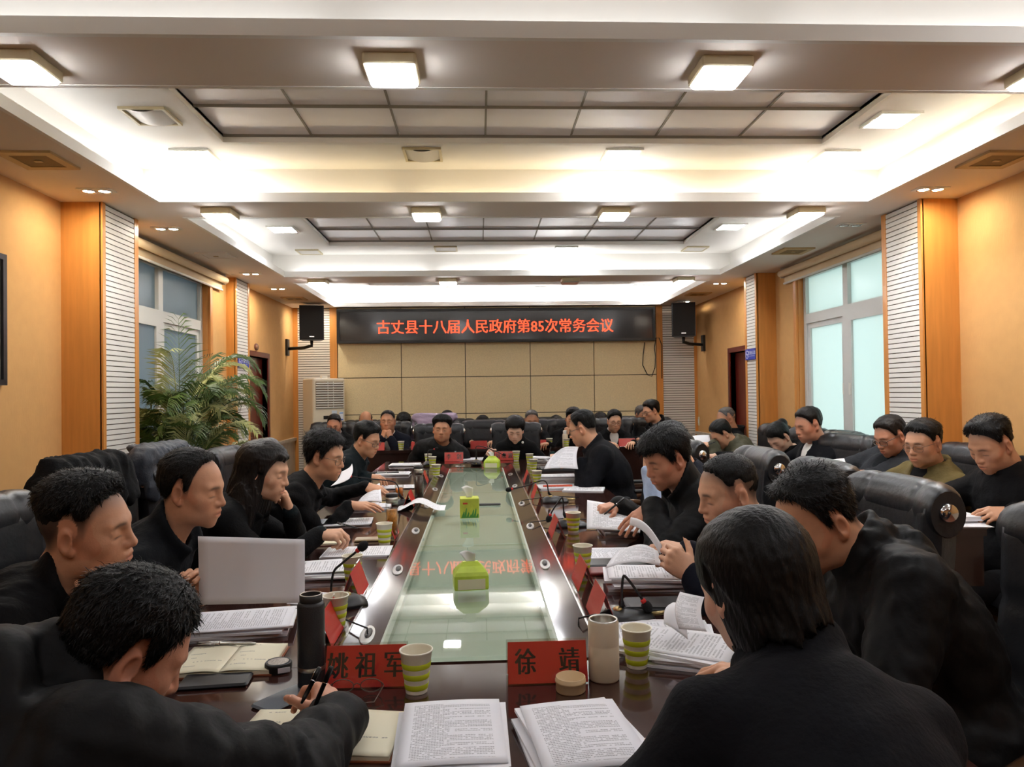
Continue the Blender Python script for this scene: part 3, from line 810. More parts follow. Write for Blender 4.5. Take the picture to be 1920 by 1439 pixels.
lf_.build('leaf_print', mat('leaf green print', (70, 140, 60), .6), ac)
MB().box(-W_ + .01, W_ - .01, -D_ - .003, -D_ + .01, .695, .70).build('panel_seam', mat('seam grey', (150, 140, 120), .6), ac)

# ---------------------------------------------------------------- loudspeakers on brackets
M_spk = mat('speaker black', (22, 22, 24), .6, bump=(260, .4))
def speaker(px, py, y, rz, wx, lab):
    c = py_(px, py, y); e = empty('loudspeaker', (c.x, y, c.z)); e.rotation_euler = (0, 0, rz); tag(e, lab, 'loudspeaker', 'loudspeakers on wall brackets')
    w, h, d = .155, .225, .13
    mb = MB(); fr_ = [(-w, -d), (w, -d), (w * .72, d), (-w * .72, d)]
    mb.add([(x, yy, z) for z in (-h, h) for x, yy in fr_], [(3, 2, 1, 0), (4, 5, 6, 7), (0, 1, 5, 4), (1, 2, 6, 5), (2, 3, 7, 6), (3, 0, 4, 7)])
    mb.build('cabinet', M_black, e)
    MB().rbox(-w + .008, w - .008, -h + .008, h - .008, 0, .012, .012, M=T(0, -d, 0) @ RX(math.pi / 2)).build('grille', M_spk, e)
    MB().box(-.03, .03, -d - .015, -d - .011, -h + .035, -h + .047).build('badge', M_chrome, e)
    inv = (T(*c) @ RZ(rz)).inverted()
    wp = Vector((wx, y + .12, c.z - h - .10))
    pts = [inv @ Vector((c.x, y, c.z - h)), inv @ Vector((c.x, y, c.z - h - .07)), inv @ Vector((c.x + (wx - c.x) * .3, y + .05, c.z - h - .09)), inv @ wp]
    b = MB().tube(pts, .022, 8).build('bracket_arm', M_black, e)
    MB().box(-.02, .02, -.05, .05, -.11, .11).build('wall_plate', M_black, e, inv @ T(wp.x, wp.y, wp.z + .02))
speaker(584, 607, 9.55, .25, XL + .01, 'black loudspeaker on a bracket above the air conditioner')
speaker(1281, 601, 9.55, -.25, XR - .01, 'black loudspeaker on a bracket on the window wall side')

# ---------------------------------------------------------------- potted palm
M_leaf = mat('palm leaf', (74, 98, 44), .42, noise=(9, .35))
M_leaf2 = mat('pale palm leaf', (176, 180, 120), .42, noise=(9, .3))
M_cane = mat('palm cane', (86, 92, 48), .5)
pm = empty('potted_palm', (-2.25, 5.50, 0)); tag(pm, 'tall potted palm with arching fronds in front of the grey window', 'plant')
MB().lathe([(.001, .0), (.15, 0), (.16, .02), (.21, .36), (.22, .38), (.19, .38), (.18, .34), (.001, .34)], 28).build('pot', mat('glazed pot', (120, 84, 60), .3), pm)
rg = random.Random(11)
def frond(base, az, rise, length, droop, m, n=22, wl=.20):
    mb = MB(); pts = []; p = Vector(base); d = Vector((math.cos(az) * math.cos(rise), math.sin(az) * math.cos(rise), math.sin(rise)))
    step = length / n
    for k in range(n + 1):
        pts.append(p.copy()); p = p + d * step
        d = (d + Vector((0, 0, -droop * (k / n) * .16))).normalized()
    mb.tube(pts, [.0055 * (1 - .8 * k / n) for k in range(n + 1)], 5)
    for k in range(int(n * .28), n + 1):
        t = (pts[min(k + 1, n)] - pts[max(k - 1, 0)]).normalized(); up = Vector((0, 0, 1)); sd = t.cross(up)
        if sd.length < .1: sd = Vector((math.sin(az), -math.cos(az), 0))
        sd.normalize(); f = k / n
        L_ = wl * (.55 + .9 * math.sin(math.pi * min(1, f * .9 + .1))) * rg.uniform(.85, 1.1)
        for s in (-1, 1):
            dv = (sd * s * .85 + t * (.55 + .5 * f) + Vector((0, 0, .12 - .25 * rg.random()))).normalized()
            a = pts[k]; b = a + dv * L_ * .5 + Vector((0, 0, .01)); c = a + dv * L_ + Vector((0, 0, -.25 * L_ * (.5 + rg.random())))
            wv = (t * .6 + up * .5 * s).normalized() * .0065
            mb.add([a - wv * .4, a + wv * .4, b + wv, b - wv, c], [(0, 1, 2, 3), (3, 2, 4)], True)
    mb.v = [(max(x, -.30), max(y, -.48), z) for x, y, z in mb.v]
    return mb.build('frond', m, pm)
for k in range(115):
    az = rg.uniform(0, 6.28); r = rg.uniform(.02, .13); z0 = rg.uniform(.4, 1.42)
    base = (math.cos(az) * r * (1 + z0 * .3), math.sin(az) * r * (1 + z0 * .3), z0)
    rise = rg.uniform(.85, 1.35); ln = rg.uniform(.42, .72)
    if math.cos(az) < -.1: ln *= .5; rise = max(rise, 1.2)
    if math.sin(az) < -.4: ln *= .75
    frond(base, az, rise, ln, rg.uniform(.8, 1.6), M_leaf2 if rg.random() < .42 else M_leaf, wl=rg.uniform(.12, .18), n=28)
for az, rise, ln, dr, z0, m in ((1.45, 1.2, .85, .8, 1.15, M_leaf), (2.0, 1.42, 1.0, .3, 1.10, M_leaf), (1.3, 1.05, .75, 1.1, 1.05, M_leaf2), (1.2, .85, .7, 1.0, .95, M_leaf), (.6, 1.1, .5, 1.3, 1.05, M_leaf2), (-.4, 1.2, .5, 1.4, 1.1, M_leaf2), (1.6, .8, .75, .9, .8, M_leaf), (1.4, .7, .7, 1., .7, M_leaf)):
    frond((.05 * math.cos(az), .05 * math.sin(az), z0), az, rise, ln, dr, m, 24)
for k in range(14):
    az = rg.uniform(0, 6.28); r = rg.uniform(.03, .10)
    MB().tube([(math.cos(az) * r * .6, math.sin(az) * r * .6, .33), (math.cos(az) * r, math.sin(az) * r, .8), (math.cos(az) * r * 1.4, math.sin(az) * r * 1.4, 1.25)], [.011, .009, .005], 6).build('cane', M_cane, pm)
# ---------------------------------------------------------------- figures: distance-field bodies meshed into one surface
V3 = np.array
def _n(v):
    v = np.asarray(v, float); return v / (np.linalg.norm(v) + 1e-9)
class Field:
    def __init__(s, lo, hi, h):
        s.lo = np.asarray(lo, float); s.h = h
        s.n = np.maximum(4, np.ceil((np.asarray(hi) - s.lo) / h).astype(int) + 1)
        s.d = np.full(s.n, .25, np.float32)
    def win(s, lo, hi):
        a = np.clip(np.floor((np.asarray(lo) - s.lo) / s.h).astype(int), 0, s.n - 1)
        b = np.clip(np.ceil((np.asarray(hi) - s.lo) / s.h).astype(int) + 1, 1, s.n)
        if (b - a <= 0).any(): return None
        ax = [(s.lo[i] + s.h * np.arange(a[i], b[i])).astype(np.float32) for i in range(3)]
        return tuple(slice(a[i], b[i]) for i in range(3)), ax[0][:, None, None], ax[1][None, :, None], ax[2][None, None, :]
    def put(s, w, v, k, sub=False):
        d = s.d[w]
        if sub:
            hh = np.maximum(k - np.abs(d + v), 0) / k if k > 0 else 0
            s.d[w] = np.maximum(d, -v) + (hh * hh * k * .25 if k > 0 else 0)
        else:
            hh = np.maximum(k - np.abs(d - v), 0) / k if k > 0 else 0
            s.d[w] = np.minimum(d, v) - (hh * hh * k * .25 if k > 0 else 0)
    def cap(s, a, b, ra, rb=None, k=.02, sub=False, mod=None):
        a = np.asarray(a, float); b = np.asarray(b, float); rb = ra if rb is None else rb
        m = max(ra, rb) + k + .02
        w = s.win(np.minimum(a, b) - m, np.maximum(a, b) + m)
        if w is None: return
        w, X, Y, Z = w
        ba = b - a; q = float(ba @ ba) + 1e-12
        px, py, pz_ = X - a[0], Y - a[1], Z - a[2]
        t = np.clip((px * ba[0] + py * ba[1] + pz_ * ba[2]) / q, 0, 1)
        r = ra + (rb - ra) * t
        if mod is not None: r = r + mod(t)
        v = np.sqrt((px - t * ba[0]) ** 2 + (py - t * ba[1]) ** 2 + (pz_ - t * ba[2]) ** 2) - r
        s.put(w, v, k, sub)
    def ell(s, c, r, R=None, k=.02, sub=False, band=None):
        c = np.asarray(c, float); r = np.asarray(r, float)
        m = r.max() + k + .02
        w = s.win(c - m, c + m)
        if w is None: return
        w, X, Y, Z = w
        px, py, pz_ = X - c[0], Y - c[1], Z - c[2]
        if R is not None:
            R = np.asarray(R)   # columns = local axes
            px, py, pz_ = (px * R[0, i] + py * R[1, i] + pz_ * R[2, i] for i in range(3))
        k0 = np.sqrt((px / r[0]) ** 2 + (py / r[1]) ** 2 + (pz_ / r[2]) ** 2)
        k1 = np.sqrt((px / r[0] ** 2) ** 2 + (py / r[1] ** 2) ** 2 + (pz_ / r[2] ** 2) ** 2) + 1e-6
        v = k0 * (k0 - 1) / k1
        if band is not None: v = v - band(px, py, pz_)
        s.put(w, v, k, sub)
    def grid(s):
        ax = [(s.lo[i] + s.h * np.arange(s.n[i])).astype(np.float32) for i in range(3)]
        return ax[0][:, None, None], ax[1][None, :, None], ax[2][None, None, :]
    def mesh(s):
        """surface nets"""
        d = s.d; nx, ny, nz = d.shape
        ins = d < 0
        c = np.zeros((nx - 1, ny - 1, nz - 1), np.uint8)
        for i in (0, 1):
            for j in (0, 1):
                for k in (0, 1): c += ins[i:nx - 1 + i, j:ny - 1 + j, k:nz - 1 + k]
        act = (c > 0) & (c < 8)
        I = np.argwhere(act)
        if len(I) == 0: return np.zeros((0, 3)), np.zeros((0, 4), int)
        idx = np.full(c.shape, -1, np.int64); idx[act] = np.arange(len(I))
        pos = np.zeros((len(I), 3)); cnt = np.zeros(len(I))
        for ax in range(3):
            o1, o2 = [q for q in range(3) if q != ax]
            for u in (0, 1):
                for v in (0, 1):
                    a = I.copy(); a[:, o1] += u; a[:, o2] += v
                    b = a.copy(); b[:, ax] += 1
                    da = d[a[:, 0], a[:, 1], a[:, 2]]; db = d[b[:, 0], b[:, 1], b[:, 2]]
                    cr = (da < 0) != (db < 0)
                    t = da / np.where(cr, da - db, 1)
                    p = a.astype(float); p[:, ax] += t
                    pos[cr] += p[cr]; cnt[cr] += 1
        pos = pos / cnt[:, None] * s.h + s.lo
        Q = []
        for ax in range(3):
            o1, o2 = (ax + 1) % 3, (ax + 2) % 3
            sl = [slice(None)] * 3; sl2 = [slice(None)] * 3
            sl[ax] = slice(0, -1); sl2[ax] = slice(1, None)
            A = ins[tuple(sl)]; B = ins[tuple(sl2)]
            E = np.argwhere(A != B)
            if len(E) == 0: continue
            ok = (E[:, o1] > 0) & (E[:, o2] > 0) & (E[:, o1] < d.shape[o1] - 1) & (E[:, o2] < d.shape[o2] - 1)
            E = E[ok]
            if len(E) == 0: continue
            def cell(u, v):
                q = E.copy(); q[:, o1] -= u; q[:, o2] -= v
                return idx[q[:, 0], q[:, 1], q[:, 2]]
            q = np.stack([cell(1, 1), cell(0, 1), cell(0, 0), cell(1, 0)], 1)
            flip = ~A[E[:, 0], E[:, 1], E[:, 2]]
            q[flip] = q[flip][:, ::-1]
            Q.append(q)
        return pos, np.concatenate(Q)

def np_mesh(name, parts, m, parent, colors=None, smooth=True):
    vs = []; fs = []; o = 0
    for v, f in parts:
        vs.append(v); fs.append(f + o); o += len(v)
    v = np.concatenate(vs).astype(np.float32); f = np.concatenate(fs).astype(np.int32)
    me = bpy.data.meshes.new(name)
    me.vertices.add(len(v)); me.vertices.foreach_set('co', v.ravel())
    k = f.shape[1]
    me.loops.add(f.size); me.loops.foreach_set('vertex_index', f.ravel())
    me.polygons.add(len(f)); me.polygons.foreach_set('loop_start', np.arange(0, f.size, k, dtype=np.int32))
    me.polygons.foreach_set('loop_total', np.full(len(f), k, np.int32))
    me.polygons.foreach_set('use_smooth', np.full(len(f), smooth))
    me.update(calc_edges=True); me.validate()
    me.materials.append(m)
    if colors is not None:
        a = me.color_attributes.new('tone', 'FLOAT_COLOR', 'POINT')
        a.data.foreach_set('color', np.concatenate([colors, np.ones((len(colors), 1))], 1).astype(np.float32).ravel())
    ob = bpy.data.objects.new(name, me); COL.objects.link(ob)
    if parent is not None: ob.parent = parent
    return ob

def sst(a, b, x):
    t = np.clip((x - a) / (b - a), 0, 1); return t * t * (3 - 2 * t)
def wob(X, Y, Z, f, seed):
    r = np.random.RandomState(seed); o = 0
    for k in range(4):
        w = r.normal(size=3) * f * (1 + .5 * k); p = r.uniform(0, 6.28)
        o = o + np.sin(w[0] * X + w[1] * Y + w[2] * Z + p) / (1 + .5 * k)
    return o / 2.2

M_skin = mat('skin', (200, 150, 120), .5, vcol='tone', noise=(60, .04), bump=(220, .05))
M_skin.node_tree.nodes['Principled BSDF'].inputs['Subsurface Weight'].default_value = 0.0
M_hair = mat('black hair', (8, 7, 7), .5, spec=.25, noise=(40, .35, (1, 1, .2)), bump=(140, .35, (1, 1, .25)))
M_hairb = mat('brown black hair', (20, 13, 10), .48, spec=.3, noise=(40, .35, (1, 1, .2)), bump=(140, .35, (1, 1, .25)))
M_hairg = mat('greying hair', (74, 70, 68), .5, noise=(120, .45), bump=(140, .3))
M_specs = mat('thin glasses frame', (120, 110, 100), .3, metal=.8)
M_specsd = mat('dark glasses frame', (26, 24, 26), .3)
M_lens = bpy.data.materials.new('clear lens'); M_lens.use_nodes = True
N = M_lens.node_tree.nodes; L = M_lens.node_tree.links; N.remove(N['Principled BSDF'])
tr = N.new('ShaderNodeBsdfTransparent'); gl = N.new('ShaderNodeBsdfGlossy'); gl.inputs['Roughness'].default_value = .03
mx = N.new('ShaderNodeMixShader'); mx.inputs[0].default_value = .09
L.new(tr.outputs[0], mx.inputs[1]); L.new(gl.outputs[0], mx.inputs[2]); L.new(mx.outputs[0], N['Material Output'].inputs[0])
def cloth(name, rgb, rough=.85, bump=(90, .25), sheen=.0): return mat(name, rgb, rough, bump=bump, sheen=0., spec=.18, noise=(8, .12))
C_black = cloth('black wool', (11, 11, 13)); C_puff = cloth('black padded nylon', (12, 12, 13), .62, (40, .2), .05)
C_navy = cloth('navy cloth', (15, 18, 30)); C_slate = cloth('slate black cloth', (18, 21, 25)); C_teal = cloth('dark teal cloth', (20, 29, 33))
C_olive = cloth('olive cotton', (98, 86, 52)); C_olive2 = cloth('grey olive nylon', (78, 76, 60), .6); C_grey = cloth('charcoal cloth', (44, 46, 50))
C_white = cloth('white shirt cotton', (216, 212, 206), .8); C_blue = cloth('pale blue shirt cotton', (172, 190, 218), .8); C_green = cloth('deep green knit', (20, 44, 42))
C_trous = cloth('dark trousers', (16, 16, 19)); C_lilac = cloth('lilac fleece', (166, 150, 172)); C_suit = cloth('blue black suiting', (15, 16, 21))

SKINS = {'m': (208, 154, 120), 'l': (220, 170, 138), 'd': (194, 138, 104), 'r': (204, 144, 114), 'w': (228, 184, 158)}

def head_frame(yaw, pitch, roll):
    y, p, r = (math.radians(q) for q in (yaw, pitch, roll))
    f = V3([math.cos(y) * math.cos(p), math.sin(y) * math.cos(p), -math.sin(p)])
    u0 = V3([math.cos(y) * math.sin(p), math.sin(y) * math.sin(p), math.cos(p)])
    x0 = np.cross(f, u0)
    x = x0 * math.cos(r) + u0 * math.sin(r); u = -x0 * math.sin(r) + u0 * math.cos(r)
    return np.stack([x, f, u], 1)          # columns: right, forward, up

def build_head(h, wide=1., jaw=1., mouth_open=0., fem=False, neck_to=None, neck_r=.054):
    """head surface in its own frame"""
    F = Field((-.105, -.135, -.30), (.105, .135, .14), h)
    sk = .012
    F.ell((0, -.012, .032), (.076 * wide, .098, .086), k=sk)
    F.ell((0, .022, -.02), (.066 * wide, .070, .085), k=.03)
    F.ell((0, .030, -.070), (.055 * wide * jaw, .057, .045 * jaw), k=.03)
    for s in (-1, 1):
        F.ell((s * .042 * wide, .052, -.022), (.026, .026, .024), k=.025)
        F.cap((s * .012, .083, .024), (s * .044, .068, .024), .010, .009, k=.018)     # brow ridge
        F.ell((s * .046 * wide * jaw, .005, -.072), (.016, .03, .026), k=.03)         # jaw angle
    F.ell((0, .076, -.100), (.02, .018, .017), k=.022)                               # chin
    F.ell((0, .076, -.062), (.032, .022, .028), k=.02)                               # muzzle
    for s in (-1, 1): F.ell((s * .034, .097, .004), (.019, .018, .012), k=.016, sub=True)   # sockets
    for s in (-1, 1): F.ell((s * .033, .0735, .003), (.0175, .0125, .0115), k=.008)     # closed lids
    F.cap((0, .086, .014), (0, .105, -.024), .0075, .0105, k=.012)                    # nose
    F.ell((0, .104, -.029), (.0115, .0115, .010), k=.008)
    for s in (-1, 1): F.ell((s * .0125, .094, -.031), (.0085, .011, .0085), k=.008)
    F.cap((-.015, .0955, -.058), (.015, .0955, -.058), .0055, k=.010)                 # lips
    F.cap((-.012, .0945, -.069 - mouth_open), (.012, .0945, -.069 - mouth_open), .0065, k=.010)
    F.cap((-.018, .1015, -.0635), (.018, .1015, -.0635), .0022, k=.006, sub=True)
    for s in (-1, 1):                                                                # ears
        R = np.array([[math.cos(.35), -s * math.sin(.35) * -1, 0], [s * math.sin(.35) * -1, math.cos(.35), 0], [0, 0, 1]])
        F.ell((s * .080 * wide, -.012, -.006), (.009, .020, .031), R, k=.008)
        F.ell((s * .088 * wide, -.006, -.004), (.008, .012, .020), R, k=.006, sub=True)
        F.ell((s * .077 * wide, -.002, -.033), (.008, .009, .011), k=.008)
    nt = V3([0, -.05, -.24]) if neck_to is None else neck_to
    F.cap((0, -.022, -.05), (nt[0] * .5, (nt[1] - .022) * .5, (nt[2] - .05) * .5), neck_r, neck_r * .97, k=.03)
    F.cap((nt[0] * .5, (nt[1] - .022) * .5, (nt[2] - .05) * .5), nt, neck_r * .97, neck_r * 1.15, k=.03)
    return F.mesh()

def head_colors(v, skin, brow=1., hairfn=None, stubble=0., haircol=(.012, .011, .011), lipc=None):
    x, y, z = v[:, 0], v[:, 1], v[:, 2]; ax = np.abs(x)
    base = V3(lin(*skin)[:3]); c = np.tile(base, (len(v), 1))
    def mix(w, col):
        nonlocal c
        w = np.clip(w, 0, 1)[:, None]; c = c * (1 - w) + V3(col) * w
    mix(.30 * np.exp(-((ax - .045) / .022) ** 2 - ((z + .03) / .022) ** 2) * (y > .03), base * V3([1.05, .72, .66]))
    mix(.28 * np.exp(-(x / .016) ** 2 - ((z + .028) / .016) ** 2) * (y > .09), base * V3([1.02, .74, .68]))
    mix(.45 * (ax > .071) * (np.abs(z) < .05), base * V3([1.0, .72, .66]))
    lc = base * V3([.95, .58, .56]) if lipc is None else V3(lipc)
    mix(.85 * np.exp(-(x / .019) ** 4 - ((z + .064) / .0085) ** 4) * (y > .082), lc)
    mix(.8 * np.exp(-(x / .021) ** 4 - ((z + .0635) / .0022) ** 2) * (y > .08), base * .28)
    bz = .026 - .35 * np.maximum(ax - .033, 0)
    mix(.8 * brow * np.exp(-((ax - .030) / .0165) ** 4 - ((z - bz) / .0052) ** 2) * (y > .055), haircol)
    mix(.75 * np.exp(-((ax - .033) / .015) ** 4 - ((z + .0045 + .10 * (ax - .033) ** 2 / .015) / .0026) ** 2) * (y > .06), V3([.02, .014, .012]))
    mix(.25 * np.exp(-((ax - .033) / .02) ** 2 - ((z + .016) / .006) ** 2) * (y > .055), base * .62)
    if stubble:
        mix(stubble * sst(-.045, -.075, z) * sst(-.01, .03, y) * (1 - np.exp(-(x / .02) ** 4 - ((z + .064) / .01) ** 4)), base * .42)
    mix(.55 * np.exp(-((ax - .083) / .008) ** 2 - ((z + .004) / .014) ** 2 - ((y + .003) / .009) ** 2), base * .45)
    if hairfn is not None: mix(hairfn(x, y, z), haircol)
    return c

# hair styles: cut line (y -> lowest z), side/top thickness, fringe etc.
CUT = {
    'std':  [(-.2, -.075), (-.10, -.072), (-.06, -.062), (-.035, -.02), (-.02, .028), (-.002, .034), (.008, -.002), (.024, -.002), (.034, .028), (.046, .052), (.060, .066), (.2, .070)],
    'recede': [(-.2, -.075), (-.10, -.072), (-.06, -.062), (-.035, -.02), (-.02, .028), (-.002, .032), (.006, -.012), (.020, -.008), (.026, .04), (.036, .085), (.050, .094), (.2, .094)],
    'low':  [(-.2, -.08), (-.10, -.076), (-.06, -.066), (-.035, -.02), (-.02, .026), (-.002, .032), (.006, -.012), (.028, -.010), (.040, .02), (.052, .040), (.066, .046), (.2, .044)],
    'bald': [(-.2, -.07), (-.10, -.06), (-.06, -.05), (-.035, -.02), (-.02, .026), (-.002, .032), (.008, .0), (.02, .02), (.024, .2), (.2, .2)],
}
def hair_field(h, style, seed=0):
    st = dict(cut='std', side=.007, top=.020, fringe=0., lift=0., fade=.028, rough=.0022, wide=1.)
    st.update(style)
    cut = np.array(CUT[st['cut']])
    F = Field((-.125, -.165, -.30 if st.get('long') else -.12), (.125, .15, .175), h)
    X, Y, Z = F.grid()
    def ellv(c, r):
        px, py, pz_ = (X - c[0]) / r[0], (Y - c[1]) / r[1], (Z - c[2]) / r[2]
        k0 = np.sqrt(px ** 2 + py ** 2 + pz_ ** 2); k1 = np.sqrt((px / r[0]) ** 2 + (py / r[1]) ** 2 + (pz_ / r[2]) ** 2) + 1e-6
        return k0 * (k0 - 1) / k1
    e = ellv((0, -.012, .032), (.0765 * st['wide'], .0985, .0865))
    zc = np.interp(Y, cut[:, 0], cut[:, 1])
    fd = st['fade'] * (1 + .7 * sst(.02, .07, Y))
    m = sst(0, 1, (Z - zc) / fd + .12 * wob(X, Y * .3, Z * .3, 300, seed + 11) * sst(.03, .06, Y) + .15 * wob(X, Y, Z * .2, 160, seed + 3))
    th = st['side'] + (st['top'] - st['side']) * sst(.02, .105, Z)
    th = th + st['fringe'] * sst(.02, .09, Y) * sst(.04, .085, Z) + st['lift'] * sst(-.02, .08, Y) * sst(.05, .12, Z)
    th = th * (1 - st.get('taper', .5) * sst(.03, .085, Y))
    if st.get('back'): th = th + st['back'] * sst(-.02, -.09, Y)
    if st['cut'] == 'bald':
        m = m * (1 - sst(.045, .075, Z + .25 * Y))
    t = th * m - .010 * (1 - m)
    t = t + st['rough'] * m * (wob(X, Y * .35, Z * .4, 260, seed) + .7 * wob(X * .7, Y * .5, Z, 120, seed + 1))
    v = e - t
    if st.get('long'):           # hair falling down the sides and back
        zb = st['long']
        rr = st.get('curtain', 0.)
        w = .088 * st['wide'] + rr * sst(.0, -.2, Z)
        dome = np.sqrt(np.clip(1 - (np.maximum(Z - .03, 0) / .105) ** 2, .05, 1))
        bx = np.sqrt((X / (w * dome)) ** 2 + ((Y + .028) / ((.094 + .4 * rr) * dome)) ** 2 + 1e-6)
        shell = (bx - 1) * .085
        inner = (np.sqrt((X / (w - .022)) ** 2 + ((Y + .006) / .080) ** 2 + 1e-6) - 1) * .075
        open_front = st.get('open', .03) - Y                       # keep what lies behind this y
        q = np.maximum(shell, -open_front * .9)
        q = np.maximum(q, np.maximum(Z - .10, (zb + .018 * wob(X, Y, Z * 0, 90, seed + 5)) - Z))
        q = q + .004 * wob(X, Y, Z * .12, 190, seed + 7)
        hh = np.maximum(.03 - np.abs(v - q), 0) / .03
        v = np.minimum(v, q) - hh * hh * .03 * .25
    F.d = v.astype(np.float32)
    for c, r in st.get('blobs', []): F.ell(c, r, k=.02)
    def scalp(x, y, z):
        zcv = np.interp(y, cut[:, 0], cut[:, 1])
        w = sst(-.012, .03, z - zcv) if st['fade'] < .045 else .35 * sst(-.012, .012, z - zcv) + .65 * sst(0, .05, z - zcv)
        if st['cut'] == 'bald': w = w * (1 - sst(.04, .08, z + .25 * y)) * .8
        return w * (np.abs(x) < .079)  * st.get('tint', .85)
    return F, scalp

def strands(v, f, n, seed, length, flow, lift=.14):
    """thin tapered hair locks standing off the hair surface (local frame)"""
    r = np.random.RandomState(seed)
    a, b, c = v[f[:, 0]], v[f[:, 1]], v[f[:, 2]]
    nn = np.cross(b - a, c - a); ar = np.linalg.norm(nn, axis=1); nn /= ar[:, None] + 1e-9
    pick = r.choice(len(f), n, p=ar / ar.sum())
    p = a[pick] + (b[pick] - a[pick]) * r.rand(n, 1) + (c[pick] - a[pick]) * r.rand(n, 1) * .5
    N_ = nn[pick]
    d = flow(p) + r.normal(size=(n, 3)) * .13
    d = d - N_ * (d * N_).sum(1, keepdims=True) * .8 + N_ * (.02 + lift * r.rand(n, 1))
    d /= np.linalg.norm(d, axis=1, keepdims=True)
    s = np.cross(d, N_); s /= np.linalg.norm(s, axis=1, keepdims=True) + 1e-9
    L_ = length * (.6 + .8 * r.rand(n, 1)); w = .0007 + .0005 * r.rand(n, 1)
    p0 = p - N_ * .003; p1 = p + d * L_ * .55; p2 = p + d * L_ - N_ * L_ * .18
    vs = np.stack([p0 - s * w, p0 + s * w, p1 + s * w * .8, p1 - s * w * .8, p2 + s * w * .15, p2 - s * w * .15], 1).reshape(-1, 3)
    o = np.arange(n)[:, None] * 6
    fs = np.concatenate([o + [[0, 1, 2, 3]], o + [[3, 2, 4, 5]]])
    return vs, fs

FING = {   # (base curl, mid curl, tip curl) per finger in degrees, spread, thumb
    'flat': ([(12, 14, 8)] * 4, 5, (28, 12, 10)),
    'relaxed': ([(22, 26, 16), (26, 30, 18), (30, 34, 20), (32, 36, 22)], 4, (34, 18, 16)),
    'pen': ([(46, 50, 20), (50, 58, 30), (58, 66, 36), (62, 70, 40)], 1, (48, 30, 22)),
    'grip': ([(62, 34, 14), (64, 36, 16), (66, 38, 18), (66, 40, 20)], 2, (54, 8, 4)),
    'fist': ([(78, 86, 50), (80, 88, 52), (82, 90, 54), (84, 92, 56)], 0, (50, 40, 34)),
    'chin': ([(30, 46, 30), (40, 56, 34), (48, 62, 40), (52, 66, 44)], 2, (36, 16, 12)),
}
def build_hand(h, pose, side):
    """wrist at origin, fingers +y, back of hand +z, thumb at +x*side; returns surface in that frame"""
    curls, spread, th = FING[pose]
    F = Field((-.075, -.05, -.115), (.085, .215, .05), h)
    F.cap((0, -.006, 0), (0, .012, 0), .0245, .024, k=.015)
    bases = [(.030, .088, .004), (.010, .094, .006), (-.011, .089, .004), (-.029, .079, 0)]
    lens = [(.042, .025, .021), (.046, .029, .022), (.043, .026, .021), (.033, .020, .019)]
    rad = [(.0092, .0084, .0072), (.0094, .0086, .0073), (.0090, .0082, .0070), (.0080, .0073, .0063)]
    for i, b in enumerate(bases):
        F.cap((b[0] * .55, .012, 0), V3(b) - V3([0, .004, .003]), .0145, .0115, k=.016)
    F.ell((.0, .052, -.004), (.038, .045, .0135), k=.014)
    F.ell((.026, .035, -.010), (.017, .032, .014), k=.014)
    for i, b in enumerate(bases):
        p = V3(b); a = 0; yaw = math.radians((1.5 - i) * spread)
        for q in range(3):
            a += math.radians(curls[i][q])
            d = V3([math.sin(yaw) * math.cos(a), math.cos(yaw) * math.cos(a), -math.sin(a)])
            e = p + d * lens[i][q]
            F.cap(p, e, rad[i][q], rad[i][min(2, q + 1)] * .97, k=.004 if q else .008)
            p = e
    p = V3([.030, .026, -.008]); a = math.radians(th[0]); dn = .35
    for q, (L_, r0, r1) in enumerate(((.040, .0125, .0105), (.032, .0102, .0092), (.025, .0092, .0072))):
        d = _n([math.sin(a), math.cos(a), -dn]); e = p + d * L_
        F.cap(p, e, r0, r1, k=.010 if q == 0 else .004); p = e
        a -= math.radians(th[1] if q == 0 else th[2]); dn += .12
    v, f = F.mesh()
    if side < 0: v = v * V3([-1, 1, 1]); f = f[:, ::-1]
    return v, f

def frame_from(y, z):
    y = _n(y); z = np.asarray(z, float); z = _n(z - y * (z @ y)); x = np.cross(y, z)
    return np.stack([x, y, z], 1)

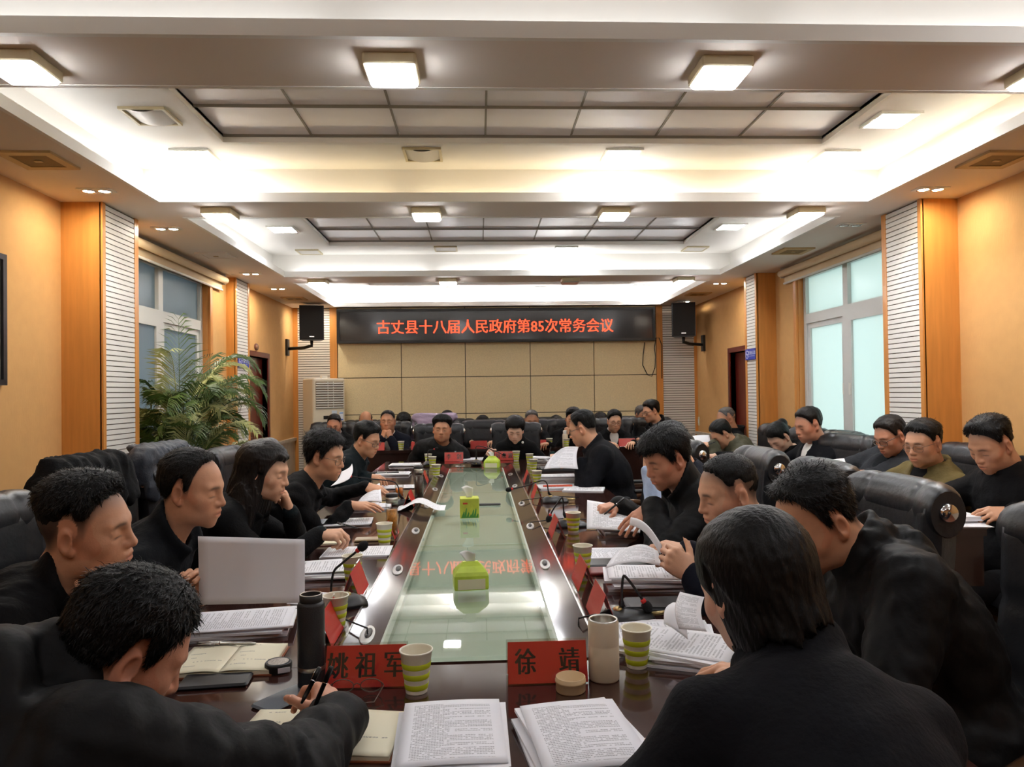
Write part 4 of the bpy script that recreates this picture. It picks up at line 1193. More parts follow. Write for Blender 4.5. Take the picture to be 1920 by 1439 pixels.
SEEDS = [0]
def person(label, head, pelvis, phi, look, hands, top='coat', cloth_m=None, hair=None, hair_m=None, skin='m', specs=None, shirt=None, collar=.05, res=None,
           size=1.04, bulk=1., fem=False, group=None, jaw=1., brow=1., stubble=.15, wide=1., hood=None, mouth=0., poles=None, neck_back=.0, cuff=None, sleeves=None, puff=0., nstr=0, slen=.02, hflow=None, turtle=None, smin=-9., slift=.12, arm=1., hood_up=0.):
    """head: world centre; pelvis (x,y); phi: body facing deg; look=(yaw,pitch,roll) deg; hands: [right,left] = (wrist, finger dir, back dir, pose) or None"""
    SEEDS[0] += 1; seed = SEEDS[0]
    head = V3(head, float) if not isinstance(head, Vector) else V3(head[:])
    dist = float(np.hypot(head[0], head[1]))
    hres = res or (.0032 if dist < 2.2 else .0038 if dist < 3.6 else .0048 if dist < 6 else .0065)
    root = empty('person', (pelvis[0], pelvis[1], 0))
    tag(root, label, 'person', group)
    off = V3([pelvis[0], pelvis[1], 0])
    cloth_m = cloth_m or C_black
    ph = math.radians(phi); fwd = V3([math.cos(ph), math.sin(ph), 0]); rt = V3([math.sin(ph), -math.cos(ph), 0]); up = V3([0, 0, 1.])
    HR = head_frame(*look)
    # neck base behind and below the skull
    half = head_frame(look[0], look[1] * .45, look[2] * .4)
    N_ = head + HR @ V3([0, -.03, -.05]) * size + (half @ V3([0, -.035 - neck_back, -.108])) * size
    P = V3([pelvis[0], pelvis[1], .56])
    U = _n(N_ - P); f2 = _n(fwd - U * (fwd @ U)); r2 = np.cross(f2, U)
    # torso leans: frame of upper chest follows the shoulders
    TR = np.stack([r2, f2, U], 1)
    L = np.linalg.norm(N_ - P)
    mid = P + (N_ - P) * .5 - f2 * (.035 + .02)
    chest = P + (N_ - P) * .74 - f2 * .015
    sw = .172 * size * (.9 if fem else 1) * (.5 + .5 * bulk)
    sh = [N_ + r2 * s * sw - U * .075 * size - f2 * .005 for s in (1, -1)]
    ua, fa = .285 * size * arm, .245 * size * arm
    arms = []
    for i, s in enumerate((1, -1)):
        hd = hands[i]
        if hd is None:
            w = P + rt * s * .22 + fwd * .30 + up * .10; hd = (w, fwd - up * .2 - rt * s * .3, up, 'relaxed')
        w = V3(hd[0][:], float) if isinstance(hd[0], Vector) else V3(hd[0], float)
        S = sh[i]; dv = w - S; D = np.linalg.norm(dv)
        mxl = (ua + fa) * .985
        if D > mxl: w = S + dv * mxl / D; dv = w - S; D = mxl
        a = (ua * ua - fa * fa + D * D) / (2 * D); hgt = math.sqrt(max(ua * ua - a * a, 1e-5))
        pole = rt * s * .55 - up * .8 - fwd * .2 if not poles or poles[i] is None else V3(poles[i])
        dn = dv / D; pole = _n(pole - dn * (pole @ dn))
        el = S + dn * a + pole * hgt
        arms.append((S, el, w, hd))
    # ---- body: head + neck, hands and the trunk below the clothes, one mesh
    parts = []; cols = []
    sk = SKINS[skin] if isinstance(skin, str) else skin
    nt = (HR.T @ (N_ - U * .03 - head)) / size
    hv, hf = build_head(hres, wide, jaw, mouth, fem, nt, (.047 if fem else .056) * (1 if bulk < 1.08 else 1.1))
    hs = dict(hair or {}); Fh, scalp = hair_field(hres * 1.15, hs, seed)
    hg = {'g': (.06, .055, .052)}.get(hs.get('tone'), (.012, .011, .011))
    cols.append(head_colors(hv, sk, brow, scalp, stubble, hg))
    if specs: pass
    parts.append((hv @ HR.T * size + head - off, hf))
    hcol = V3(lin(*sk)[:3])
    for i, s in enumerate((1, -1)):
        S, el, w, hd = arms[i]
        hv2, hf2 = build_hand(min(hres * .9, .0045) if dist < 7 else .006, hd[3], -s if s > 0 else 1)
        HF = frame_from(hd[1], hd[2])
        # right hand palm down, fingers forward: thumb points to the body's left (-x of the hand frame)
        v2 = hv2 @ HF.T * size + w - off
        parts.append((v2, hf2))
        c = np.tile(hcol, (len(v2), 1)); tipw = sst(.13, .18, hv2[:, 1]); c = c * (1 - .18 * tipw[:, None]) + hcol * V3([1.05, .75, .7]) * .18 * tipw[:, None]
        cols.append(c)
    B = Field(np.minimum(P, N_) - V3([.55, .55, .60]) - off, np.maximum(P, N_) + V3([.55, .55, .04]) - off, .02)
    q = lambda p: V3(p) - off
    B.ell(q(chest), (.155 * size, .10, .17), TR, k=.05); B.ell(q(mid), (.14, .10, .16), TR, k=.06); B.ell(q(P + up * .02), (.16, .12, .12), k=.05)
    B.cap(q(N_ - U * .06), q(N_ - U * .0), .05, .045, k=.04)
    legs = []
    for i, s in enumerate((1, -1)):
        S, el, w, hd = arms[i]
        B.cap(q(S), q(el), .043, .038, k=.03); B.cap(q(el), q(w), .036, .026, k=.02)
        hip = P + rt * s * .09 - up * .02; kn = hip + fwd * .40 + rt * s * .04 - up * .04; an = V3([kn[0] - fwd[0] * .03, kn[1] - fwd[1] * .03, .09])
        legs.append((hip, kn, an))
        B.cap(q(hip), q(kn), .065, .05, k=.03); B.cap(q(kn), q(an), .048, .036, k=.02); B.cap(q(an), q(an + fwd * .15 - up * .05), .035, .03, k=.02)
    bv, bf = B.mesh(); parts.append((bv, bf)); cols.append(np.tile(hcol, (len(bv), 1)))
    np_mesh('body', parts, M_skin, root, np.concatenate(cols))
    # ---- hair
    if hs.get('cut') != 'none':
        v, f = Fh.mesh()
        keep = [(v @ HR.T * size + head - off, f)]
        if nstr:
            fl = hflow or (lambda p: np.stack([np.sign(p[:, 0]) * sst(.02, .07, np.abs(p[:, 0])) * .3, .55 * sst(-.02, .08, p[:, 1]) - .2, -.25 - .9 * sst(.09, .0, p[:, 2])], 1))
            ok_ = (((v[:, 0] / .0765) ** 2 + ((v[:, 1] + .012) / .0985) ** 2 + ((v[:, 2] - .032) / .0865) ** 2) > 1.07) & (v[:, 2] > smin)
            sv, sf = strands(v, f[ok_[f].all(1)], nstr, seed, slen, fl, slift)
            keep.append((sv @ HR.T * size + head - off, sf))
        np_mesh('hair', keep, hair_m or M_hair, root)
    # ---- clothes
    cr = .0085 if dist < 2.2 else .010 if dist < 4.5 else .013
    pad = 1.0 * bulk
    allp = [P - up * .16, N_ + U * .08] + [a[1] for a in arms] + [a[2] for a in arms] + sh
    lo = np.min(allp, 0) - .17; hi = np.max(allp, 0) + .15
    J = Field(lo - off, hi - off, cr)
    nb = 1 / (.085)
    def bnd(amp, per): return (lambda x, y, z: amp * (np.abs(np.sin(math.pi * (z + .3 * y * 0) / per)) ** .6 - .6)) if amp else None
    pu = puff
    J.ell(q(chest - U * .015), V3([.185 * size * (.92 if fem else 1), .132, .20]) * V3([pad, pad, 1]), TR, k=.05, band=bnd(pu, .10))
    J.ell(q(mid), V3([.165, .135, .19]) * V3([pad, pad, 1]), TR, k=.06, band=bnd(pu, .10)); J.ell(q(P + up * .03), V3([.185, .15, .17]) * V3([pad, pad, 1]), k=.06)
    for i, s in enumerate((1, -1)):
        S, el, w, hd = arms[i]
        J.cap(q(N_ - U * .035), q(S + U * .012), .055 * size, .062 * pad, k=.05)
        md = (lambda per: (lambda t: pu * (np.abs(np.sin(math.pi * t * per)) ** .6 - .6))) if pu else (lambda per: None)
        ru, rf, rw = ((.070, .060, .046) if top in ('puffer', 'coat') else (.062, .053, .041))
        J.cap(q(S), q(el), ru * pad, rf * pad, k=.035, mod=md(3.2)); 
        if not sleeves: J.cap(q(el), q(w - _n(w - el) * .012), rf * pad, rw * pad, k=.018, mod=md(2.6))
    if hood:
        for k in range(9):
            a = math.radians(-110 + 220 * k / 8)
            c0 = N_ + U * (.030 + hood_up + .020 * math.cos(a)) - f2 * (.085 * math.cos(a) - .02) + r2 * .092 * math.sin(a)
            J.ell(q(c0), (.036 * hood, .032 * hood, .046 * hood), TR, k=.014)
        J.ell(q(N_ - f2 * .11 - U * (.03 - hood_up)), (.11 * hood, .050 * hood, .090 * hood), TR, k=.02)
    X, Y, Z = J.grid()
    wa = .0035 if top == 'suit' else .0055
    J.d = (J.d + wa * wob(X, Y, Z, 26, seed) + wa * .6 * wob(X, Y, Z, 55, seed + 50)).astype(np.float32)
    # creases round the elbows
    for S, el, w, hd in arms:
        e_ = q(el); ax_ = _n(w - S)
        dd = np.sqrt((X - e_[0]) ** 2 + (Y - e_[1]) ** 2 + (Z - e_[2]) ** 2)
        t = (X - e_[0]) * ax_[0] + (Y - e_[1]) * ax_[1] + (Z - e_[2]) * ax_[2]
        J.d = (J.d + .0055 * np.exp(-(dd / .11) ** 2) * np.sin(t * 150 + 2 * wob(X, Y, Z, 30, seed + 9))).astype(np.float32)
    if collar:
        for k in range(49):                                     # stand collar, open in front
            a = math.radians(-150 + 300 * k / 48)
            dr = -f2 * math.cos(a) + r2 * math.sin(a) * 1.05
            b0 = N_ + dr * .080 * size - U * (.005 - .03 * math.cos(a)) + f2 * .016
            b1 = b0 + U * collar * 1.25 * (.85 + .35 * math.cos(a)) + dr * .004 + f2 * .012
            J.cap(q(b0), q(b1), .012, .009, k=.010)
    # neck opening and the V in front
    if not hood: J.cap(q(N_ - U * .005 + f2 * .012), q(N_ + U * .16 + f2 * .03), .060 * size * (.86 if fem else 1) * (1 if bulk < 1.08 else 1.08), .068 * size, k=.006, sub=True)
    if shirt is not None:
        v0 = N_ + f2 * .10 - U * .02; v1 = chest + f2 * .16 - U * .10
        J.cap(q(v0), q(v1), .058, .012, k=.008, sub=True)
    v, f = J.mesh()
    np_mesh({'suit': 'suit_jacket', 'puffer': 'padded_coat', 'coat': 'jacket', 'sweater': 'sweater'}.get(top, 'jacket'), [(v, f)], cloth_m, root)
    if shirt is not None:
        Sf = Field(np.minimum(chest, N_) - .26 - off, np.maximum(chest, N_) + .2 - off, cr)
        Sf.ell(q(chest - U * .015), V3([.175 * size, .124, .20]) * V3([pad, pad, 1]), TR, k=.05); Sf.ell(q(mid), V3([.155, .127, .19]) * V3([pad, pad, 1]), TR, k=.05)
        for i in (0, 1): Sf.cap(q(N_ - U * .035), q(sh[i] - (sh[i] - N_) * .35), .046, .045, k=.04)
        for k in range(17):
            a = math.radians(-160 + 320 * k / 16); dr = -f2 * math.cos(a) + r2 * math.sin(a)
            b0 = N_ + dr * .064 * size + f2 * .012 - U * (.01 - .028 * math.cos(a)); Sf.cap(q(b0), q(b0 + U * .036 + dr * .003 + f2 * .006), .008, .007, k=.008)
        Sf.cap(q(N_ - U * .005 + f2 * .012), q(N_ + U * .15 + f2 * .03), .052 * size, .06 * size, k=.004, sub=True)
        X2, Y2, Z2 = Sf.grid(); Sf.d = Sf.d[:]
        v, f = Sf.mesh(); np_mesh('shirt', [(v, f)], shirt, root)
    if turtle is not None:
        Tf = Field(N_ - .14 - off, N_ + .14 - off, cr * .8)
        Tf.cap(q(N_ - U * .05), q(N_ + U * .045 + f2 * .016), .068 * size, .058 * size, k=.02); Tf.cap(q(N_ + U * .02 + f2 * .01), q(N_ + U * .14 + f2 * .04), .047 * size, .05, k=.004, sub=True)
        v, f = Tf.mesh(); np_mesh('turtleneck', [(v, f)], turtle, root)
    if sleeves is not None or cuff is not None:
        for i in (0, 1):
            S, el, w, hd = arms[i]; m = sleeves if sleeves is not None else cuff
            d_ = _n(w - el)
            a0 = el if sleeves is not None else w - d_ * .05
            Cf = Field(np.minimum(a0, w) - .09 - off, np.maximum(a0, w) + .09 - off, cr * .8)
            Cf.cap(q(a0), q(w + d_ * .008), .054 if sleeves is not None else .038, .037 if sleeves is not None else .036, k=.01)
            if sleeves is not None:
                Cf.cap(q(S), q(el), .062, .056, k=.03)
                X3, Y3, Z3 = Cf.grid(); Cf.d = (Cf.d + .005 * wob(X3, Y3, Z3, 60, seed)).astype(np.float32)
            v, f = Cf.mesh(); np_mesh('shirt_sleeve' if sleeves is not None else 'cuff', [(v, f)], m, root)
    # ---- trousers and shoes
    Q = Field(np.min([P - .25] + [l[2] - .12 for l in legs] + [l[1] - .12 for l in legs], 0) - off, np.max([P + .2] + [l[1] + .14 for l in legs], 0) - off, .02)
    Q.ell(q(P), (.17, .14, .12), k=.04)
    for hip, kn, an in legs:
        Q.cap(q(hip), q(kn), .085, .066, k=.03); Q.cap(q(kn), q(an + up * .02), .064, .05, k=.02)
    v, f = Q.mesh(); np_mesh('trousers', [(v, f)], C_trous, root)
    for hip, kn, an in legs:
        G = Field(an - .16 - off, an + .26 - off, .02); b_ = V3([an[0], an[1], .045])
        G.cap(q(b_ - fwd * .03), q(b_ + fwd * .15), .045, .038, k=.02)
        v, f = G.mesh(); np_mesh('shoe', [(v, f)], M_black, root)
    # ---- glasses
    if specs:
        mb = MB(); A = HR * size; o_ = head - off
        def hp(x, y, z): return Vector(tuple(A @ V3([x, y, z]) + o_))
        wd, ht = specs.get('w', .026), specs.get('h', .018); rr = .0013 if dist < 5 else .002
        for s in (-1, 1):
            pts = []
            for k in range(17):
                a = 2 * math.pi * k / 16; cx = abs(math.cos(a)) ** .6 * math.copysign(1, math.cos(a)); cz = abs(math.sin(a)) ** .6 * math.copysign(1, math.sin(a))
                pts.append(hp(s * .034 + wd * cx, .102 - .012 * abs(s * .034 + wd * cx) / .06, -.002 + ht * cz))
            mb.tube(pts, rr, 6, caps=False)
            mb.tube([hp(s * (.034 + wd), .088, .008), hp(s * .076, .04, .010), hp(s * .082, -.01, .010)], rr, 6)
        mb.tube([hp(-.009, .102, .003), hp(0, .105, .006), hp(.009, .102, .003)], rr, 6)
        g_ = mb.build('glasses', specs.get('m', M_specs), root)
        for s in (-1, 1):
            pts = [(s * .034 + wd * .96 * math.cos(2 * math.pi * k / 12), .100 - .012 * abs(s * .034 + wd * math.cos(2 * math.pi * k / 12)) / .06, -.002 + ht * .96 * math.sin(2 * math.pi * k / 12)) for k in range(12)]
            MB().add
            l_ = MB(); l_.add([hp(*t) for t in pts], [tuple(range(12))]); l_.build('lens', M_lens, g_)
    return dict(root=root, N=N_, P=P, arms=arms, HR=HR, head=head, off=off, U=U, f=f2, r=r2)
# ---------------------------------------------------------------- who sits where
def ear(px, py, y, look, left, size=1.04):
    """head centre from the position of the ear that shows"""
    p = V3(py_(px, py, y)[:]); R = head_frame(*look)
    return p - R @ V3([-.083 if left else .083, -.012, -.006]) * size
def at3(px, py, y): return V3(py_(px, py, y)[:])
GM, GS, GE = 'people at the main table', 'people at the side desk', 'people along the end wall'
SHORT = dict(cut='std', side=.006, top=.020)
BUZZ = dict(cut='std', side=.002, top=.012, fade=.046, rough=.0015, tint=.85, taper=.2)
THICK = dict(cut='std', side=.010, top=.030, fringe=.008)
FRINGE = dict(cut='low', side=.010, top=.030, fringe=.012, taper=.2)
FWD = V3([1, 0, 0]); UPV = V3([0, 0, 1])
# --- palm side of the table
lk = (38, 34, -4)
person('person in a black padded hooded coat writing with two pens', at3(236, 1222, 1.28), (-.66, .90), 62, lk,
       [(at3(632, 1352, 1.50), (-.35, .75, .25), (.55, .1, .8), 'pen'), (V3([-.72, 1.42, .80]), (.6, .6, 0), UPV, 'relaxed')], 'puffer', C_puff,
       dict(cut='std', side=.012, top=.026, rough=.0018), skin='r', bulk=1.3, hood=1.5, puff=.010, size=1.02, group=GM, nstr=7000, slen=.020, slift=.07, poles=[(1, -.2, -.6), None], collar=.04, neck_back=.02, arm=1.1, hood_up=.055)
lk = (4, 6, -9)
h = ear(122, 1018, 1.72, lk, False, 1.0)
person('person with a flat-topped crop and black coat, fingers at the chin', h, (-1.30, 1.80), 0, lk,
       [(h + V3([.085, -.06, -.225]), (.05, .15, 1), (1, -.4, 0), 'chin'), None], 'coat', C_black,
       dict(cut='std', side=.001, top=.030, lift=.008, fade=.06, rough=.0015, tint=.92, taper=.15), skin='m', smin=.06, bulk=1.2, size=1.0, group=GM, jaw=1.08, wide=1.06, collar=.05, nstr=4200, slen=.016, poles=[(0, -.6, -.7), None])
lk = (-4, 12, -3)
h = ear(330, 928, 2.42, lk, False)
person('person with receding black hair in a dark jacket lifting a blank sheet', h, (-1.32, 2.56), 0, lk,
       [(at3(352, 1140, 2.15), (.30, .05, .95), (.15, 1, 0), 'grip'), None], 'coat', C_slate,
       dict(cut='recede', side=.008, top=.017), skin='m', group=GM, nstr=2600, slen=.016, collar=.05, poles=[(-.2, -.5, -.8), None])
lk = (-6, 16, 0)
h = at3(497, 884, 3.32)
person('person with long dark hair, cheek on one hand, writing in a black blazer', h, (-1.28, 3.30), 0, lk,
       [(at3(598, 1003, 3.30), (.9, -.05, .0), (-.1, -.25, 1), 'pen'), (h + V3([.10, .05, -.20]), (-.28, -.1, 1), (.9, .45, .1), 'chin')], 'suit', C_black,
       dict(cut='low', side=.012, top=.018, long=-.235, curtain=.035, open=.035, fringe=.004, taper=.2), M_hairb, 'l', fem=True, group=GM, stubble=0, cuff=C_teal, turtle=C_teal, collar=.03, poles=[(.2, -.5, -.8), (.5, .4, -.8)], brow=.7, nstr=0, slen=.05,
       hflow=lambda p: np.stack([p[:, 0] * 2, -.2 + 0 * p[:, 1], -1 + 0 * p[:, 2]], 1))
lk = (-12, 14, -2)
h = ear(592, 861, 3.96, lk, False)
person('person with thick black hair and wire glasses reading in a black sweater', h, (-1.22, 4.04), 0, lk,
       [(at3(655, 948, 4.12), (.95, .05, -.05), (0, -.2, 1), 'flat'), (at3(688, 913, 4.45), (.9, -.2, -.15), (.1, -.2, 1), 'relaxed')], 'sweater', C_black,
       dict(cut='std', side=.013, top=.034, fringe=.008, rough=.004, taper=.3), skin='m', specs=dict(m=M_specs), group=GM, collar=.02, nstr=3200, slen=.03, poles=[(-.6, -.6, -.15), (-.5, .6, -.3)])
lk = (-22, 20, 0)
h = ear(674, 827, 5.62, lk, False)
person('person in glasses and a dark teal jacket reading, last seat on the palm side', h, (-1.18, 5.72), -4, lk,
       [(at3(688, 893, 5.62), (.9, .1, -.15), (0, -.2, 1), 'relaxed'), None], 'coat', C_teal,
       THICK, skin='m', specs=dict(m=M_specs), group=GM, bulk=1.08, collar=.045)
# --- window side of the table
lk = (108, 24, 4)
person('person with a black bob and suit jacket seen from behind', at3(1414, 1100, 1.30), (.52, .92), 94, lk,
       [(V3([.62, 1.35, .80]), (-.3, .9, 0), UPV, 'flat'), (at3(1200, 1500, 1.31), (-.25, .9, .12), (-.85, -.1, .5), 'relaxed')], 'suit', C_suit,
       dict(cut='low', side=.010, top=.016, long=-.095, curtain=-.02, open=.055, back=.006, rough=.0012), skin='w', fem=True, group=GM, stubble=0, bulk=1.12, size=1.06, collar=.05, nstr=0, slen=.05,
       hflow=lambda p: np.stack([p[:, 0] * 3, .1 - .6 * sst(.0, .12, p[:, 2]) * np.sign(p[:, 1]), -1 + .6 * sst(.06, .13, p[:, 2])], 1), poles=[None, (-.7, -.3, -.5)])
lk = (188, 36, 2)
h = ear(1580, 986, 1.78, lk, True, 1.04)
person('person with a high forehead in a black hooded jacket bent over papers', h, (1.16, 1.74), 172, lk,
       [None, (V3([.66, 1.66, .80]), (-.9, .2, 0), UPV, 'relaxed')], 'coat', C_puff,
       dict(cut='recede', side=.006, top=.022, lift=.006), skin='m', group=GM, bulk=1.22, hood=1.1, size=1.06, collar=.06, nstr=3600, slen=.022, neck_back=.02)
lk = (186, 17, 3)
h = ear(1394, 934, 2.40, lk, True)
person('person with a buzz cut in a navy jacket turning a page', h, (1.20, 2.55), 180, lk,
       [(at3(1292, 1035, 2.58), (-.9, .1, .2), (.2, -.3, .9), 'relaxed'), (at3(1300, 1078, 2.36), (-.75, .15, .55), (-.2, -.9, .3), 'grip')], 'coat', C_navy,
       dict(BUZZ, tone='k'), skin='l', group=GM, shirt=C_white, bulk=1.1, collar=.04, nstr=3000, slen=.008, wide=1.05, jaw=1.05)
lk = (197, 24, 2)
h = ear(1276, 864, 3.08, lk, True)
person('person with a thick black fringe writing in a black padded coat', h, (1.18, 3.24), 182, lk,
       [(at3(1158, 948, 3.52), (-.9, -.25, -.1), (0, -.1, 1), 'pen'), (at3(1226, 950, 3.12), (-.75, -.1, -.5), (-.2, -.5, .8), 'flat')], 'puffer', C_puff,
       FRINGE, skin='r', group=GM, bulk=1.12, puff=.006, collar=.07, nstr=3600, slen=.026, poles=[None, (.1, -.7, -.6)])
person('person in pale blue sleeve and navy vest hidden behind the fringe-haired writer', at3(1256, 838, 3.95), (1.22, 4.02), 180, (190, 26, 0),
       [(V3([.98, 4.16, .76]), (-.9, 0, -.3), UPV, 'relaxed'), (at3(1216, 888, 3.80), (.1, .12, 1), (-.8, -.5, 0), 'fist')], 'sweater', C_navy,
       SHORT, skin='m', group=GM, sleeves=C_blue, collar=0, poles=[None, (-.5, -.3, -.9)])
lk = (158, 20, 0)
h = ear(1091, 806, 5.62, lk, True, 1.06)
person('large person in a dark navy coat turned aside, holding up a page', h, (1.06, 5.62), 176, lk,
       [None, (at3(1090, 868, 5.55), (-.95, 0, .05), (0, -.5, .85), 'flat')], 'coat', C_suit,
       dict(cut='std', side=.003, top=.024, fade=.05, fringe=.006), skin='m', specs=dict(m=M_specs), group=GM, bulk=1.2, size=1.08, collar=.05, poles=[None, (.3, -.7, -.6)])
# --- far end of the table
person('broad person in a black padded coat sitting back at the far end', at3(829, 806, 7.78), (-.47, 8.0), 270, (268, 2, 2),
       [None, None], 'puffer', C_puff,
       dict(cut='std', side=.012, top=.042, lift=.008), skin='d', group=GM, bulk=1.25, puff=.008, size=1.09, wide=1.08, jaw=1.1, collar=.05)
person('person with short black hair, white badge and dark green knit reading', at3(966, 807, 7.72), (.40, 7.98), 270, (264, 27, 0),
       [(at3(918, 852, 7.55), (-.1, -.8, .3), (-.6, -.3, .7), 'relaxed'), (at3(1036, 853, 7.62), (.1, -.8, -.2), (0, -.3, 1), 'pen')], 'suit', C_black,
       dict(cut='low', side=.018, top=.036, fringe=.006, wide=1.05), skin='w', fem=True, group=GM, stubble=0, turtle=C_green, cuff=C_green, size=1.06, collar=.04)
# --- side desk
lk = (192, 30, 0)
h = ear(1893, 836, 3.36, lk, True)
person('person with cropped black hair in a black jacket reading, nearest at the side desk', h, (2.62, 3.42), 182, lk,
       [(V3([2.12, 3.75, .86]), (-.9, 0, 0), UPV, 'flat'), (at3(1900, 962, 3.28), (-.8, .2, -.05), (0, -.5, .8), 'relaxed')], 'coat', C_black,
       dict(cut='std', side=.003, top=.026, lift=.006, fade=.05), skin='m', group=GS, bulk=1.15, size=1.06, collar=.03, nstr=2600, slen=.016)
lk = (202, 13, 0)
h = ear(1761, 835, 3.98, lk, True)
person('person in glasses and an olive jacket over a black shirt', h, (2.60, 4.12), 186, lk,
       [(V3([2.16, 4.45, .86]), (-.9, 0, 0), UPV, 'flat'), (V3([2.14, 3.98, .86]), (-.9, .1, 0), UPV, 'pen')], 'coat', C_olive,
       dict(cut='std', side=.006, top=.026), skin='m', specs=dict(m=M_specs), shirt=C_black, group=GS, bulk=1.12, collar=.04, wide=1.08, jaw=1.08, nstr=1800, slen=.014)
lk = (192, 26, 0)
h = ear(1692, 819, 4.54, lk, True)
person('older person in glasses and a charcoal jacket with parted hair at the side desk', h, (2.38, 4.74), 182, lk,
       [(V3([2.16, 5.0, .86]), (-.9, 0, 0), UPV, 'flat'), (at3(1628, 889, 4.55), (-.8, .1, 0), (0, -.3, .9), 'pen')], 'coat', C_grey,
       dict(cut='std', side=.007, top=.017), M_hairb, 'r', specs=dict(m=M_specs), group=GS, shirt=C_slate, collar=.045)
lk = (190, 18, 0)
h = ear(1532, 799, 5.46, lk, True, 1.06)
person('person in a black suit and open white shirt sitting upright', h, (2.60, 5.56), 184, lk,
       [(V3([2.2, 5.9, .86]), (-.9, 0, 0), UPV, 'flat'), (V3([2.22, 5.4, .86]), (-.9, .1, 0), UPV, 'relaxed')], 'suit', C_suit,
       dict(cut='std', side=.007, top=.022), M_hairb, 'r', shirt=C_white, group=GS, bulk=1.12, size=1.06, collar=.04, wide=1.06)
lk = (205, 44, -4)
h = ear(1477, 820, 6.06, lk, True)
person('person with pinned-up black hair in a black coat bent down to write', h, (2.60, 6.24), 184, lk,
       [(V3([2.2, 6.6, .86]), (-.9, 0, 0), UPV, 'flat'), (at3(1448, 862, 6.0), (-.9, .1, -.1), (0, -.3, .95), 'pen')], 'coat', C_black,
       dict(cut='low', side=.010, top=.018, blobs=[((0, -.118, .055), (.042, .038, .042))]), skin='w', fem=True, stubble=0, group=GS, collar=.05)
lk = (186, 40, 0)
h = ear(1363, 815, 6.86, lk, True)
person('person in a grey-olive padded hooded coat bent over the side desk', h, (2.62, 6.98), 182, lk,
       [(V3([2.05, 7.2, .87]), (-.9, 0, 0), UPV, 'flat'), (at3(1338, 834, 6.9), (-.9, .1, 0), (0, -.3, .95), 'pen')], 'puffer', C_olive2,
       dict(cut='std', side=.010, top=.026), skin='m', group=GS, bulk=1.2, puff=.010, hood=1.15, collar=.05)
lk = (188, 20, 0)
h = ear(1371, 787, 7.58, lk, True)
person('balding person behind the grey-olive padded coat', h, (2.56, 7.72), 182, lk, [None, None], 'coat', C_black, dict(cut='std', side=.0, top=.006, tone='g', fade=.06, tint=.5), M_hairg, 'd', group=GS)
# --- end wall rows
def back(px, py, y, label, look=(270, 22, 0), px0=None, **k):
    h = at3(px, py, y); x = h[0] if px0 is None else px0
    hd = k.pop('hands', [(V3([x - .15, y - .36, .86]), (.4, -.8, 0), UPV, 'relaxed'), (V3([x + .15, y - .36, .86]), (-.4, -.8, 0), UPV, 'relaxed')])
    args = dict(top='coat', cloth_m=C_black, hair=SHORT, group=GE); args.update(k)
    return person(label, h, (x, y + .14), 270, look, hd, **args)
back(627, 797, 8.86, 'person with cropped hair and white collar beside the air conditioner', (270, 22, 0), shirt=C_white, skin='r', hair=BUZZ)
h2 = at3(727, 791, 8.84)
back(727, 791, 8.84, 'person in a navy jacket with both hands clasped before the mouth', (268, 2, 0), cloth_m=C_navy, skin='d', hair=BUZZ, shirt=C_white, bulk=1.12, size=1.1,
     hands=[(h2 + V3([-.05, -.15, -.20]), (.3, .25, 1), (-.8, -.6, 0), 'fist'), (h2 + V3([.05, -.15, -.20]), (-.3, .25, 1), (.8, -.6, 0), 'fist')])
back(997, 789, 8.90, 'person with grey cropped hair half hidden behind the short-haired reader', (270, 16, 0), hair=dict(BUZZ, tone='g'), hair_m=M_hairg, skin='d')
h3 = at3(1074, 786, 8.86)
back(1074, 786, 8.86, 'person in a black coat resting the cheek on a gloved fist', (262, 18, 8), hair=THICK,
     hands=[(h3 + V3([-.10, -.10, -.20]), (.25, .2, 1), (-.7, -.6, 0), 'fist'), (V3([h3[0] + .2, 8.5, .86]), (-.4, -.8, 0), UPV, 'relaxed')])
back(1152, 790, 8.82, 'person in glasses, open black coat and white collar at the end desk', (272, 14, 0), shirt=C_white, specs=dict(m=M_specs), hair=dict(cut='std', side=.008, top=.024), skin='l')
lk = (196, 16, -4)
h = ear(960 + 1520 / 5.647, 772, 8.82, lk, True, 1.06)
person('person in glasses and a black jacket leaning across to a neighbour', h, (2.30, 8.98), 200, lk, [None, (V3([2.0, 8.62, .84]), (-.8, -.3, 0), UPV, 'relaxed')], 'coat', C_black, THICK, specs=dict(m=M_specs), skin='m', group=GE, size=1.06)
back(686, 790, 9.42, 'balding person with head bowed in the rearmost row', (270, 30, 0), hair=dict(cut='bald', side=.006, top=.004), skin='d', shirt=C_white)
back(757, 795, 9.44, 'person with a low black fringe peering over a chair in the rearmost row', (270, 24, 0), hair=FRINGE)
back(839, 790, 9.44, 'person with black brush-cut hair behind the lilac coat', (270, 18, 0), hair=SHORT, skin='m')
back(905, 801, 9.42, 'person bowed so low that only black hair shows, middle of the rearmost row', (270, 45, 0), hair=THICK)
back(1043, 801, 9.42, 'person bowed low with only hair showing, behind the gloved fist', (270, 45, 0), hair=THICK)
back(1126, 795, 9.44, 'person with round black hair behind the white-collared reader', (262, 40, 0), hair=THICK)
back(1204, 780, 9.40, 'grey-haired person listening in the rearmost row beside the slatted strip', (290, 14, 0), hair=dict(SHORT, tone='g'), hair_m=M_hairg, skin='d')
